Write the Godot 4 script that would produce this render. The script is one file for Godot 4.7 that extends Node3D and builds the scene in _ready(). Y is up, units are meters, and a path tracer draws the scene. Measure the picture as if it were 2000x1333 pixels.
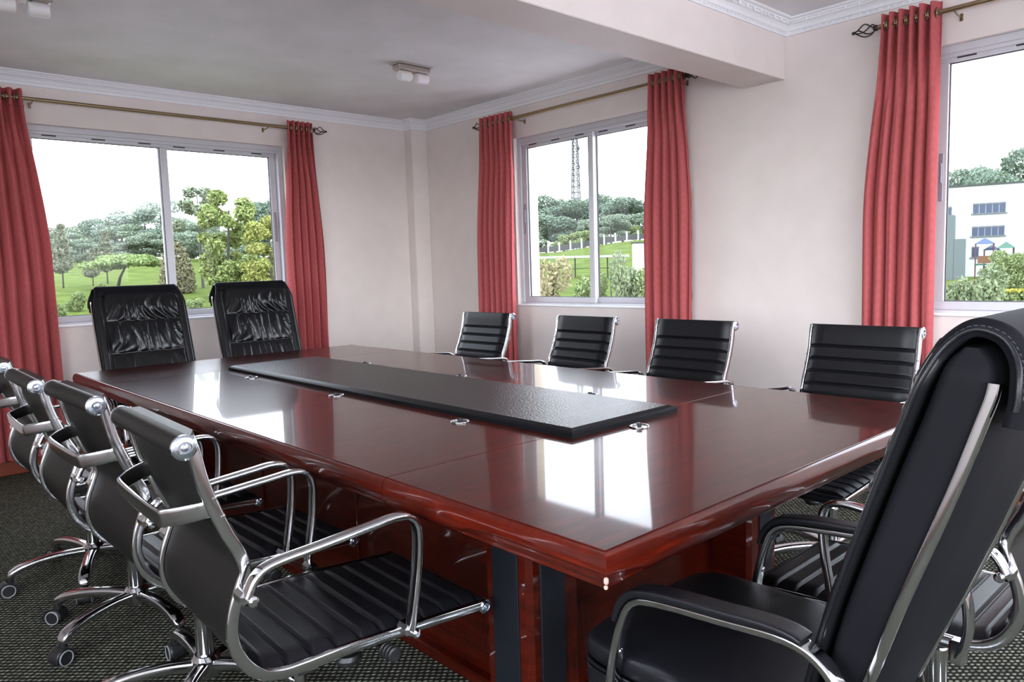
extends Node3D

# ---------------------------------------------------------------- geometry helper
class Geo:
	var v := PackedVector3Array()
	var n := PackedVector3Array()
	var idx := PackedInt32Array()
	var col := PackedColorArray()

	func flat_tri(a: Vector3, b: Vector3, c: Vector3, out: Vector3) -> void:
		var nn := (b - a).cross(c - a)
		if nn.length_squared() < 1e-18:
			return
		nn = nn.normalized()
		var k := v.size()
		if nn.dot(out) < 0.0:
			nn = -nn
			v.append(a); v.append(b); v.append(c)
		else:
			v.append(a); v.append(c); v.append(b)
		for i in 3:
			n.append(nn)
			idx.append(k + i)

	func flat_quad(a: Vector3, b: Vector3, c: Vector3, d: Vector3, out: Vector3) -> void:
		flat_tri(a, b, c, out)
		flat_tri(a, c, d, out)

	# rows of points, all as long; smooth inside; turned outward by its signed volume (or by «up» for an open sheet)
	func grid(rows: Array, wrap_r := false, wrap_c := false, caps := false, up := Vector3.ZERO) -> void:
		var nr := rows.size()
		var nc: int = rows[0].size()
		var base := v.size()
		var mid := Vector3.ZERO
		for r in rows:
			for p in r:
				v.append(p)
				mid += p
		mid /= float(nr * nc)
		var acc := PackedVector3Array()
		acc.resize(nr * nc)
		var tri := PackedInt32Array()
		for i in (nr if wrap_r else nr - 1):
			var i2 := (i + 1) % nr
			for j in (nc if wrap_c else nc - 1):
				var j2 := (j + 1) % nc
				var a := i * nc + j
				var b := i2 * nc + j
				var c := i2 * nc + j2
				var d := i * nc + j2
				tri.append_array([a, b, c, a, c, d])
		var vol := 0.0
		for t in range(0, tri.size(), 3):
			var a := v[base + tri[t]]
			var b := v[base + tri[t + 1]]
			var c := v[base + tri[t + 2]]
			var cr := (b - a).cross(c - a)
			if up != Vector3.ZERO:
				vol += cr.dot(up)
			else:
				vol += cr.dot((a + b + c) / 3.0 - mid)
			for k in 3:
				acc[tri[t + k]] += cr
		var s := 1.0 if vol >= 0.0 else -1.0
		for i in acc.size():
			var q := acc[i] * s
			n.append(q.normalized() if q.length_squared() > 1e-20 else Vector3.UP)
		for t in range(0, tri.size(), 3):
			if s > 0.0:
				idx.append_array([base + tri[t], base + tri[t + 2], base + tri[t + 1]])
			else:
				idx.append_array([base + tri[t], base + tri[t + 1], base + tri[t + 2]])
		if caps:
			for e in [0, nr - 1]:
				var ring: PackedVector3Array = rows[e]
				var cc := Vector3.ZERO
				for p in ring:
					cc += p
				cc /= float(nc)
				var o := cc - mid
				for j in nc:
					flat_tri(cc, ring[j], ring[(j + 1) % nc], o)

	func box(c: Vector3, s: Vector3, bev := 0.0, basis := Basis()) -> void:
		var h := s * 0.5
		bev = minf(bev, minf(h.x, minf(h.y, h.z)) * 0.9)
		if bev <= 0.0:
			for ax in 3:
				for sg in [-1.0, 1.0]:
					var o := Vector3.ZERO
					o[ax] = sg
					var a := Vector3.ZERO
					var b := Vector3.ZERO
					a[(ax + 1) % 3] = h[(ax + 1) % 3]
					b[(ax + 2) % 3] = h[(ax + 2) % 3]
					var m := o * h[ax]
					flat_quad(c + basis * (m - a - b), c + basis * (m + a - b), c + basis * (m + a + b), c + basis * (m - a + b), basis * o)
			return
		var p := {}
		for sx in [-1, 1]:
			for sy in [-1, 1]:
				for sz in [-1, 1]:
					for ax in 3:
						var q := Vector3(sx * (h.x - bev), sy * (h.y - bev), sz * (h.z - bev))
						q[ax] = [sx, sy, sz][ax] * h[ax]
						p[[sx, sy, sz, ax]] = c + basis * q
		for ax in 3:
			for sg in [-1, 1]:
				var o := Vector3.ZERO
				o[ax] = sg
				var ring := []
				for st in [[-1, -1], [1, -1], [1, 1], [-1, 1]]:
					var k := [0, 0, 0]
					k[ax] = sg
					k[(ax + 1) % 3] = st[0]
					k[(ax + 2) % 3] = st[1]
					ring.append(p[[k[0], k[1], k[2], ax]])
				flat_quad(ring[0], ring[1], ring[2], ring[3], basis * o)
		for ax in 3:
			var b1 := (ax + 1) % 3
			var b2 := (ax + 2) % 3
			for s1 in [-1, 1]:
				for s2 in [-1, 1]:
					var k0 := [0, 0, 0]
					var k1 := [0, 0, 0]
					k0[ax] = -1
					k1[ax] = 1
					k0[b1] = s1
					k1[b1] = s1
					k0[b2] = s2
					k1[b2] = s2
					var o := Vector3.ZERO
					o[b1] = s1
					o[b2] = s2
					flat_quad(p[[k0[0], k0[1], k0[2], b1]], p[[k1[0], k1[1], k1[2], b1]], p[[k1[0], k1[1], k1[2], b2]], p[[k0[0], k0[1], k0[2], b2]], basis * o)
		for sx in [-1, 1]:
			for sy in [-1, 1]:
				for sz in [-1, 1]:
					flat_tri(p[[sx, sy, sz, 0]], p[[sx, sy, sz, 1]], p[[sx, sy, sz, 2]], basis * Vector3(sx, sy, sz))

	# sweep of a profile along a path that lies in a plane with normal b
	func sweep(path: Array, prof: Array, b: Vector3, closed := false) -> void:
		var rows := []
		var m := path.size()
		for i in m:
			var t: Vector3
			if closed:
				t = (path[(i + 1) % m] - path[(i - 1 + m) % m]).normalized()
			else:
				t = (path[mini(i + 1, m - 1)] - path[maxi(i - 1, 0)]).normalized()
			var nn := b.cross(t).normalized()
			var bb := t.cross(nn)
			var r := PackedVector3Array()
			for q in prof:
				r.append(path[i] + nn * q.x + bb * q.y)
			rows.append(r)
		grid(rows, closed, true, not closed)

	func tube(path: Array, rad: float, seg := 10, closed := false) -> void:
		var rows := []
		var m := path.size()
		var last := Vector3.ZERO
		for i in m:
			var t: Vector3
			if closed:
				t = (path[(i + 1) % m] - path[(i - 1 + m) % m]).normalized()
			else:
				t = (path[mini(i + 1, m - 1)] - path[maxi(i - 1, 0)]).normalized()
			if i == 0:
				last = t.cross(Vector3.UP if absf(t.y) < 0.9 else Vector3.RIGHT).normalized()
			else:
				last = (last - t * last.dot(t)).normalized()
			var w := t.cross(last)
			var r := PackedVector3Array()
			for j in seg:
				var a := TAU * j / seg
				r.append(path[i] + (last * cos(a) + w * sin(a)) * rad)
			rows.append(r)
		grid(rows, closed, true, not closed)

	# prof: Vector2(radius, height) along the axis «basis.y»
	func lathe(prof: Array, o := Vector3.ZERO, basis := Basis(), seg := 20, sharp := true) -> void:
		if sharp:
			for k in prof.size() - 1:
				_ring_pair([prof[k], prof[k + 1]], o, basis, seg)
			var mid: float = (prof[0].y + prof[-1].y) * 0.5
			for e in [0, prof.size() - 1]:
				if prof[e].x > 1e-5:
					var cc: Vector3 = o + basis * Vector3(0, prof[e].y, 0)
					for j in seg:
						var a0 := TAU * j / seg
						var a1 := TAU * (j + 1) / seg
						flat_tri(cc, o + basis * Vector3(cos(a0) * prof[e].x, prof[e].y, sin(a0) * prof[e].x), o + basis * Vector3(cos(a1) * prof[e].x, prof[e].y, sin(a1) * prof[e].x), basis * Vector3(0, signf(prof[e].y - mid), 0))
		else:
			_ring_pair(prof, o, basis, seg)

	func _ring_pair(prof: Array, o: Vector3, basis: Basis, seg: int) -> void:
		var rows := []
		for q in prof:
			var r := PackedVector3Array()
			for j in seg:
				var a := TAU * j / seg
				r.append(o + basis * Vector3(cos(a) * q.x, q.y, sin(a) * q.x))
			rows.append(r)
		grid(rows, false, true)

	# superellipsoid with half sizes h; e small = boxy
	func pillow(c: Vector3, h: Vector3, e1 := 0.35, e2 := 0.35, nu := 28, nv := 14) -> void:
		var rows := []
		for i in nv + 1:
			var ph := -PI / 2 + PI * i / nv
			var r := PackedVector3Array()
			for j in nu:
				var th := TAU * j / nu
				var cp := _p(cos(ph), e1)
				r.append(c + Vector3(h.x * cp * _p(cos(th), e2), h.y * _p(sin(ph), e1), h.z * cp * _p(sin(th), e2)))
			rows.append(r)
		grid(rows, false, true)

	func _p(x: float, e: float) -> float:
		return signf(x) * pow(absf(x), e)

	func mesh() -> ArrayMesh:
		var m := ArrayMesh.new()
		add_to(m)
		return m

	func add_to(m: ArrayMesh) -> void:
		var a := []
		a.resize(Mesh.ARRAY_MAX)
		a[Mesh.ARRAY_VERTEX] = v
		a[Mesh.ARRAY_NORMAL] = n
		if col.size() == v.size():
			a[Mesh.ARRAY_COLOR] = col
		a[Mesh.ARRAY_INDEX] = idx
		m.add_surface_from_arrays(Mesh.PRIMITIVE_TRIANGLES, a)

# ---------------------------------------------------------------- naming helpers
var taken := {}
var M := {}
var rng := RandomNumberGenerator.new()

func numbered(called: String) -> String:
	if not taken.has(called):
		taken[called] = 0
		return called
	taken[called] += 1
	return "%s_%03d" % [called, taken[called]]

func thing(called: String, label: String, category: String, at := Vector3.ZERO, turn := 0.0, group := "") -> Node3D:
	var o := Node3D.new()
	o.name = numbered(called)
	add_child(o)
	o.position = at
	o.rotation.y = turn
	mark(o, label, category, group)
	return o

func mark(o: Node, label: String, category: String, group := "") -> void:
	o.set_meta("label", label)
	o.set_meta("category", category)
	if group != "":
		o.set_meta("group", group)

func part(called: String, what, mat: Material, parent: Node, at := Vector3.ZERO) -> MeshInstance3D:
	var o := MeshInstance3D.new()
	o.mesh = what.mesh() if what is Geo else what
	o.name = called
	if mat:
		o.material_override = mat
	parent.add_child(o, true)
	o.position = at
	return o

func struct(called: String, what, mat: Material) -> MeshInstance3D:
	var o := part(called, what, mat, self)
	o.set_meta("kind", "structure")
	return o

func struct_root(called: String, at := Vector3.ZERO, turn := 0.0) -> Node3D:
	var o := Node3D.new()
	o.name = called
	add_child(o)
	o.position = at
	o.rotation.y = turn
	o.set_meta("kind", "structure")
	return o

func copy(src: Node3D, called: String, label: String, at: Vector3, turn: float) -> Node3D:
	var c: Node3D = src.duplicate()
	c.name = numbered(called)
	add_child(c)
	c.position = at
	c.rotation.y = turn
	c.set_meta("label", label)
	return c

func smooth(pts: Array, per := 6) -> Array:
	var out := []
	for i in pts.size() - 1:
		var p0 = pts[maxi(i - 1, 0)]
		var p1 = pts[i]
		var p2 = pts[i + 1]
		var p3 = pts[mini(i + 2, pts.size() - 1)]
		for k in per:
			var t := float(k) / per
			out.append(0.5 * ((2.0 * p1) + (p2 - p0) * t + (2.0 * p0 - 5.0 * p1 + 4.0 * p2 - p3) * t * t + (3.0 * p1 - p0 - 3.0 * p2 + p3) * t * t * t))
	out.append(pts[-1])
	return out

func even(pts: Array, count: int) -> Array:
	var lens := [0.0]
	for i in range(1, pts.size()):
		lens.append(lens[-1] + pts[i].distance_to(pts[i - 1]))
	var out := []
	var k := 0
	for i in count:
		var want: float = lens[-1] * i / (count - 1)
		while k < pts.size() - 2 and lens[k + 1] < want:
			k += 1
		var d: float = maxf(lens[k + 1] - lens[k], 1e-9)
		out.append(pts[k].lerp(pts[k + 1], clampf((want - lens[k]) / d, 0, 1)))
	return out

func oval(a: float, b: float, seg := 12) -> Array:
	var r := []
	for i in seg:
		r.append(Vector2(cos(TAU * i / seg) * a, sin(TAU * i / seg) * b))
	return r

func slab(a: float, b: float, e := 0.45, seg := 16) -> Array:
	var r := []
	for i in seg:
		var c := cos(TAU * (i + 0.5) / seg)
		var s := sin(TAU * (i + 0.5) / seg)
		r.append(Vector2(signf(c) * pow(absf(c), e) * a, signf(s) * pow(absf(s), e) * b))
	return r

# ---------------------------------------------------------------- materials
func lin(r: float, g: float, b: float) -> Color:
	return Color(r, g, b).linear_to_srgb()

func mat(called: String, c: Color, rough := 0.6, metal := 0.0) -> StandardMaterial3D:
	var m := StandardMaterial3D.new()
	m.resource_name = called
	m.albedo_color = c
	m.roughness = rough
	m.metallic = metal
	M[called] = m
	return m

func noise(s: int, freq: float, octaves := 4) -> FastNoiseLite:
	var f := FastNoiseLite.new()
	f.seed = s
	f.noise_type = FastNoiseLite.TYPE_SIMPLEX_SMOOTH
	f.frequency = freq
	f.fractal_type = FastNoiseLite.FRACTAL_FBM
	f.fractal_octaves = octaves
	return f

func noise_tex(s: int, freq: float, lo: Color, hi: Color, size := 512, octaves := 5) -> NoiseTexture2D:
	var t := NoiseTexture2D.new()
	t.width = size
	t.height = size
	t.seamless = true
	t.noise = noise(s, freq, octaves)
	var g := Gradient.new()
	g.set_color(0, lo)
	g.set_color(1, hi)
	t.color_ramp = g
	return t

func tri(m: StandardMaterial3D, sc: Vector3) -> void:
	m.uv1_triplanar = true
	m.uv1_world_triplanar = true
	m.uv1_scale = sc

func carpet_image() -> Array:
	var N := 512
	var al := Image.create(N, N, false, Image.FORMAT_RGB8)
	var hi := Image.create(N, N, false, Image.FORMAT_RGB8)
	var r := RandomNumberGenerator.new()
	r.seed = 5
	var cells := 16
	var tone := []
	for i in cells * cells * 2:
		tone.append([r.randf_range(0.72, 1.12), r.randf_range(-0.1, 0.1), r.randf_range(-0.1, 0.1)])
	var nz := noise(3, 0.09, 2)
	for y in N:
		for x in N:
			var best := 0.0
			var tn := 1.0
			for k in 2:
				var fx := float(x) / N * cells - 0.5 * k
				var fy := float(y) / N * cells - 0.5 * k
				var cx := int(floor(fx))
				var cy := int(floor(fy))
				var tt: Array = tone[(posmod(cy, cells) * cells + posmod(cx, cells)) * 2 + k]
				var ux: float = fx - cx - 0.5 + tt[1] * 0.5
				var uy: float = fy - cy - 0.5 + tt[2] * 0.5
				var ax := (ux + uy * 0.35) / 0.37
				var ay := (uy - ux * 0.35) / 0.25
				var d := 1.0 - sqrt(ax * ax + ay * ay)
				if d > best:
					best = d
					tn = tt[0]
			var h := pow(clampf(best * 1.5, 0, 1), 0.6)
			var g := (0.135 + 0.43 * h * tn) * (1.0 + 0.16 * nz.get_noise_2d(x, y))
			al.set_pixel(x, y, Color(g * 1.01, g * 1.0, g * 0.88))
			hi.set_pixel(x, y, Color(h, h, h))
	return [ImageTexture.create_from_image(al), ImageTexture.create_from_image(hi)]

func wood_image(s: int, dark: Color, light: Color) -> ImageTexture:
	var N := 512
	var im := Image.create(N, N, false, Image.FORMAT_RGB8)
	var a := noise(s, 1.0, 4)
	var b := noise(s + 7, 1.0, 3)
	for y in N:
		var fy := float(y) / N
		for x in N:
			var fx := float(x) / N
			# blend so that the tile repeats along the grain
			var w := smoothstep(0.8, 1.0, fx)
			var g0 := a.get_noise_2d(fx * 2.2, fy * 26.0) * 0.6 + b.get_noise_2d(fx * 9.0, fy * 120.0) * 0.4
			var g1 := a.get_noise_2d((fx - 1.0) * 2.2, fy * 26.0) * 0.6 + b.get_noise_2d((fx - 1.0) * 9.0, fy * 120.0) * 0.4
			var g := clampf(0.5 + 0.85 * lerpf(g0, g1, w), 0, 1)
			im.set_pixel(x, y, dark.lerp(light, g))
	return ImageTexture.create_from_image(im)

func weave_image() -> ImageTexture:
	var N := 256
	var im := Image.create(N, N, false, Image.FORMAT_RGB8)
	var nz := noise(44, 0.08, 2)
	for y in N:
		for x in N:
			var k := sin((x + y) * TAU / 16.0) * 0.045 + sin((x - y) * TAU / 64.0) * 0.02 + nz.get_noise_2d(x, y) * 0.03
			im.set_pixel(x, y, Color(0.93 + k, 0.93 + k, 0.93 + k))
	return ImageTexture.create_from_image(im)

func make_materials() -> void:
	var m := mat("wall_paint", lin(0.79, 0.705, 0.675), 0.55)
	m.albedo_texture = noise_tex(11, 0.012, Color(0.975, 0.972, 0.97), Color(1, 1, 1))
	m.heightmap_enabled = true
	m.heightmap_scale = 0.12
	m.heightmap_texture = noise_tex(12, 0.03, Color.BLACK, Color.WHITE, 512, 3)
	tri(m, Vector3.ONE * 0.6)
	m = mat("ceiling_paint", lin(0.80, 0.795, 0.80), 0.7)
	m.albedo_texture = noise_tex(21, 0.010, Color(0.94, 0.94, 0.935), Color(1, 0.995, 1))
	m.heightmap_enabled = true
	m.heightmap_scale = 0.1
	m.heightmap_texture = noise_tex(22, 0.03, Color.BLACK, Color.WHITE, 512, 3)
	tri(m, Vector3.ONE * 0.4)
	mat("plaster_white", lin(0.82, 0.82, 0.84), 0.5)
	mat("outside_wall", lin(0.80, 0.66, 0.44), 0.8)
	m = mat("aluminium", lin(0.56, 0.55, 0.59), 0.42, 0.15)
	mat("slot_dark", lin(0.03, 0.03, 0.032), 0.6)
	mat("latch_grey", lin(0.30, 0.29, 0.34), 0.4, 0.3)
	m = mat("pane_glass", Color(0.02, 0.022, 0.022, 0.55), 0.0)  # grey tint put in to dim the outdoors against the room
	m.metallic_specular = 0.2
	m.transparency = BaseMaterial3D.TRANSPARENCY_ALPHA
	m = mat("pane_clear", Color(1, 1, 1, 0.03), 0.0)
	m.transparency = BaseMaterial3D.TRANSPARENCY_ALPHA
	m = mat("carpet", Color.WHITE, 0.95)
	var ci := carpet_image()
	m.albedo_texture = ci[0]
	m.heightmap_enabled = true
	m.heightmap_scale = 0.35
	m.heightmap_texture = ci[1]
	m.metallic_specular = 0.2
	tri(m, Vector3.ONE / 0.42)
	m = mat("wood_top", Color.WHITE, 0.30)
	m.albedo_texture = wood_image(31, Color(0.155, 0.025, 0.016), Color(0.325, 0.082, 0.030))
	m.metallic_specular = 0.2
	m.clearcoat_enabled = true
	m.clearcoat = 0.6
	m.clearcoat_roughness = 0.045
	tri(m, Vector3(0.9, 0.9, 0.9))
	m = mat("wood_edge", Color.WHITE, 0.30)
	m.metallic_specular = 0.25
	m.albedo_texture = wood_image(37, Color(0.175, 0.028, 0.016), Color(0.375, 0.095, 0.030))
	m.clearcoat_enabled = true
	m.clearcoat = 0.65
	m.clearcoat_roughness = 0.08
	tri(m, Vector3(1.1, 1.1, 1.1))
	mat("bare_wood", lin(0.36, 0.26, 0.21), 0.8)
	mat("black_panel", lin(0.008, 0.009, 0.012), 0.4)
	M.black_panel.metallic_specular = 0.3
	m = mat("inlay_leather", lin(0.016, 0.014, 0.0145), 0.36)
	m.metallic_specular = 0.4
	m.heightmap_enabled = true
	m.heightmap_scale = 0.12
	m.heightmap_texture = noise_tex(41, 0.06, Color.BLACK, Color.WHITE, 512, 3)
	tri(m, Vector3.ONE * 3.0)
	mat("inlay_border", lin(0.006, 0.006, 0.007), 0.4)
	M.inlay_border.metallic_specular = 0.22
	m = mat("chrome", lin(0.60, 0.60, 0.615), 0.13, 1.0)
	mat("chrome_dull", lin(0.46, 0.46, 0.47), 0.2, 1.0)
	m = mat("black_leather", lin(0.006, 0.006, 0.0075), 0.33)
	m.metallic_specular = 0.36
	m.heightmap_enabled = true
	m.heightmap_scale = 0.03
	m.heightmap_texture = noise_tex(51, 0.12, Color.BLACK, Color.WHITE, 512, 3)
	m.uv1_triplanar = true
	m.uv1_scale = Vector3.ONE * 9.0
	m = mat("soft_leather", lin(0.005, 0.005, 0.006), 0.25)
	m.metallic_specular = 0.40
	m = mat("grained_leather", lin(0.006, 0.006, 0.0075), 0.62)
	m.metallic_specular = 0.18
	m = mat("sling_back", lin(0.0085, 0.0075, 0.0068), 0.5)
	m.metallic_specular = 0.22
	mat("black_plastic", lin(0.011, 0.011, 0.012), 0.4)
	mat("wheel_grey", lin(0.28, 0.28, 0.29), 0.5)
	mat("cap_steel", lin(0.60, 0.66, 0.74), 0.16, 1.0)
	m = mat("stitch", lin(0.035, 0.036, 0.045), 0.7)
	m = mat("curtain_red", lin(0.58, 0.135, 0.14), 0.9)
	m.albedo_texture = weave_image()
	m.metallic_specular = 0.2
	m.rim_enabled = true
	m.rim = 0.08
	m.rim_tint = 0.6
	m.backlight_enabled = true
	m.backlight = lin(0.35, 0.05, 0.05)
	tri(m, Vector3.ONE * 5.0)
	mat("rod_brass", lin(0.30, 0.22, 0.13), 0.3, 0.85)
	mat("iron_dark", lin(0.05, 0.04, 0.035), 0.4, 0.7)
	m = mat("baseboard_wood", Color(0.50, 0.22, 0.12), 0.4)
	mat("lamp_metal", lin(0.40, 0.34, 0.31), 0.35, 0.3)
	m = mat("lamp_frosted_glass", lin(0.80, 0.78, 0.78), 0.3)
	m.subsurf_scatter_enabled = true
	m.subsurf_scatter_strength = 0.3

# ---------------------------------------------------------------- room dimensions (metres)
const XL := -5.8       # wall on the far left, beyond the picture
const ZN := 7.7        # wall behind the camera
const CEIL := 2.60
const SILL := 0.942
const HEAD := 2.285
const BZ0 := 3.334
const BZ1 := 3.592
const BEAM := 2.283
const CX := -0.170     # corner column
const CZ := 0.115
const TH := 0.76       # table top
const TXL := -3.239
const TXR := -1.560
const TZF := 1.264
const TZN := 4.954
const S1 := 4.2685
const S2 := 1.883

func _ready() -> void:
	rng.seed = 77
	# --- camera
	var cam := Camera3D.new()
	cam.name = "camera"
	cam.position = Vector3(-4.1873, 1.25, 5.7702)
	cam.rotation = Vector3(-0.0976, -0.7405, -0.0304)
	cam.fov = 49.103
	cam.near = 0.05
	cam.far = 2000.0
	add_child(cam)
	# --- sky and exposure
	var env := Environment.new()
	env.tonemap_mode = Environment.TONE_MAPPER_LINEAR
	env.tonemap_exposure = 1.0
	env.background_mode = Environment.BG_SKY
	var sm := ProceduralSkyMaterial.new()
	sm.sky_top_color = Color(0.86, 0.92, 1.0)
	sm.sky_horizon_color = Color(0.97, 0.985, 1.0)
	sm.sky_curve = 0.3
	sm.ground_bottom_color = Color(0.30, 0.36, 0.24)
	sm.ground_horizon_color = Color(0.45, 0.52, 0.40)
	sm.sky_energy_multiplier = 1.0
	sm.ground_energy_multiplier = 0.5
	sm.energy_multiplier = 18.0
	var sky := Sky.new()
	sky.sky_material = sm
	env.sky = sky
	env.sdfgi_enabled = true
	env.ssao_enabled = true
	env.ssil_enabled = true
	var we := WorldEnvironment.new()
	we.name = "environment"
	we.environment = env
	add_child(we)

	make_materials()
	build_room()
	build_windows()
	build_curtains()
	build_lamps()
	build_table()
	build_chairs()
	build_outside()

# ---------------------------------------------------------------- room shell
func wall_csg(called: String, lo: Vector3, hi: Vector3, holes: Array) -> void:
	var w := CSGBox3D.new()
	w.name = called
	w.size = hi - lo
	w.position = (hi + lo) * 0.5
	w.material = M.wall_paint
	w.set_meta("kind", "structure")
	add_child(w)
	for h in holes:
		var c := CSGBox3D.new()
		c.name = "opening"
		c.operation = CSGShape3D.OPERATION_SUBTRACTION
		c.size = h[1] - h[0]
		c.position = (h[1] + h[0]) * 0.5 - w.position
		c.material = M.wall_paint
		w.add_child(c, true)

func build_room() -> void:
	var T := 0.24
	var g := Geo.new()
	g.box(Vector3((XL) * 0.5, -0.1, ZN * 0.5), Vector3(-XL + 2 * T, 0.2, ZN + 2 * T))
	struct("floor", g, M.carpet)
	g = Geo.new()
	g.box(Vector3(XL * 0.5, CEIL + 0.1, ZN * 0.5), Vector3(-XL + 2 * T, 0.2, ZN + 2 * T))
	struct("ceiling", g, M.ceiling_paint)
	wall_csg("wall_back", Vector3(XL - T, 0, -T), Vector3(T, CEIL, 0), [[Vector3(-3.19, SILL, -1), Vector3(-1.352, HEAD, 1)]])
	wall_csg("wall_right", Vector3(0, 0, 0), Vector3(T, CEIL, ZN), [[Vector3(-1, SILL, 1.28), Vector3(1, HEAD, 2.815)], [Vector3(-1, SILL, 4.345), Vector3(1, HEAD, 5.88)]])
	wall_csg("wall_left", Vector3(XL - T, 0, 0), Vector3(XL, CEIL, ZN), [[Vector3(XL - 1, 0.80, 3.9), Vector3(XL + 1, 2.42, 7.3)]])
	wall_csg("wall_front", Vector3(XL - T, 0, ZN), Vector3(T, CEIL, ZN + T), [[Vector3(-5.5, 0.80, ZN - 1), Vector3(-3.0, 2.42, ZN + 1)], [Vector3(-2.8, 0.80, ZN - 1), Vector3(-0.3, 2.42, ZN + 1)]])
	# exterior render seen through the panes: a skin on the outside of the two window walls
	g = Geo.new()
	g.box(Vector3((XL + CX) * 0.5, (BEAM + CEIL) * 0.5, (BZ0 + BZ1) * 0.5).lerp(Vector3(XL * 0.5, (BEAM + CEIL) * 0.5, (BZ0 + BZ1) * 0.5), 1.0), Vector3(-XL, CEIL - BEAM, BZ1 - BZ0), 0.004)
	struct("beam", g, M.wall_paint)
	g = Geo.new()
	g.box(Vector3(CX * 0.5, CEIL * 0.5, CZ * 0.5), Vector3(-CX, CEIL, CZ), 0.004)
	struct("column", g, M.wall_paint)
	# cornices
	cornice("trim_1", [Vector2(XL, 0), Vector2(CX, 0), Vector2(CX, CZ), Vector2(0, CZ), Vector2(0, BZ0), Vector2(XL, BZ0)])
	var near := cornice("trim_2", [Vector2(XL, BZ1), Vector2(0, BZ1), Vector2(0, ZN), Vector2(XL, ZN)])
	# moulded ornament of the near cornice: little blocks below, leaf drops above
	var gb := Geo.new()
	gb.box(Vector3.ZERO, Vector3(0.022, 0.010, 0.008), 0.003)
	var gl := Geo.new()
	gl.pillow(Vector3.ZERO, Vector3(0.007, 0.010, 0.006), 0.9, 0.9, 10, 6)
	var mb := gb.mesh()
	var ml := gl.mesh()
	for k in 34:
		var d := 0.05 + k * 0.036
		var o := part("dentil", mb, M.plaster_white, near, Vector3(-d, CEIL - 0.066, BZ1 + 0.014))
		o = part("dentil", mb, M.plaster_white, near, Vector3(-0.014, CEIL - 0.066, BZ1 + d))
		o.rotation.y = PI / 2
		if k % 2 == 0:
			o = part("leaf_drop", ml, M.plaster_white, near, Vector3(-d - 0.03, CEIL - 0.024, BZ1 + 0.056))
			o = part("leaf_drop", ml, M.plaster_white, near, Vector3(-0.056, CEIL - 0.024, BZ1 + d + 0.03))
			o.rotation.y = PI / 2
	# baseboards
	for b in [["baseboard_back", Vector3((XL + CX) * 0.5, 0.05, 0.009), Vector3(CX - XL, 0.1, 0.018)], ["baseboard_right", Vector3(-0.009, 0.05, (CZ + ZN) * 0.5), Vector3(0.018, 0.1, ZN - CZ)],
			["baseboard_left", Vector3(XL + 0.009, 0.05, ZN * 0.5), Vector3(0.018, 0.1, ZN - 0.04)], ["baseboard_front", Vector3(XL * 0.5, 0.05, ZN - 0.009), Vector3(-XL - 0.04, 0.1, 0.018)]]:
		g = Geo.new()
		g.box(b[1], b[2], 0.005)
		struct(b[0], g, M.baseboard_wood)

func cornice(called: String, loop: Array) -> MeshInstance3D:
	var prof := [Vector2(0.0, 0.080), Vector2(0.011, 0.080), Vector2(0.012, 0.072), Vector2(0.013, 0.060), Vector2(0.020, 0.058), Vector2(0.021, 0.053), Vector2(0.026, 0.043), Vector2(0.036, 0.033), Vector2(0.048, 0.028), Vector2(0.050, 0.020), Vector2(0.058, 0.018), Vector2(0.061, 0.011), Vector2(0.074, 0.010), Vector2(0.080, 0.006), Vector2(0.080, 0.0)]
	var g := Geo.new()
	var m := loop.size()
	var inner := []
	for i in m:
		var a: Vector2 = (loop[i] - loop[(i - 1 + m) % m]).normalized()
		var b: Vector2 = (loop[(i + 1) % m] - loop[i]).normalized()
		var n1 := Vector2(-a.y, a.x)
		var n2 := Vector2(-b.y, b.x)
		inner.append((n1 + n2) / (1.0 + n1.dot(n2)))
	var c := Vector2.ZERO
	for p in loop:
		c += p
	c /= m
	var sgn := 1.0
	if (c - loop[0]).dot(inner[0]) < 0.0:
		sgn = -1.0
	for i in m:
		var j := (i + 1) % m
		for k in prof.size() - 1:
			var q := []
			for e in [[i, k], [j, k], [j, k + 1], [i, k + 1]]:
				var p: Vector2 = loop[e[0]] + inner[e[0]] * sgn * prof[e[1]].x
				q.append(Vector3(p.x, CEIL - prof[e[1]].y, p.y))
			var d: Vector2 = loop[j] - loop[i]
			var nn := Vector2(-d.y, d.x).normalized() * sgn
			g.flat_quad(q[0], q[1], q[2], q[3], Vector3(nn.x, -0.9, nn.y))
	return struct(called, g, M.plaster_white)

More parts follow.
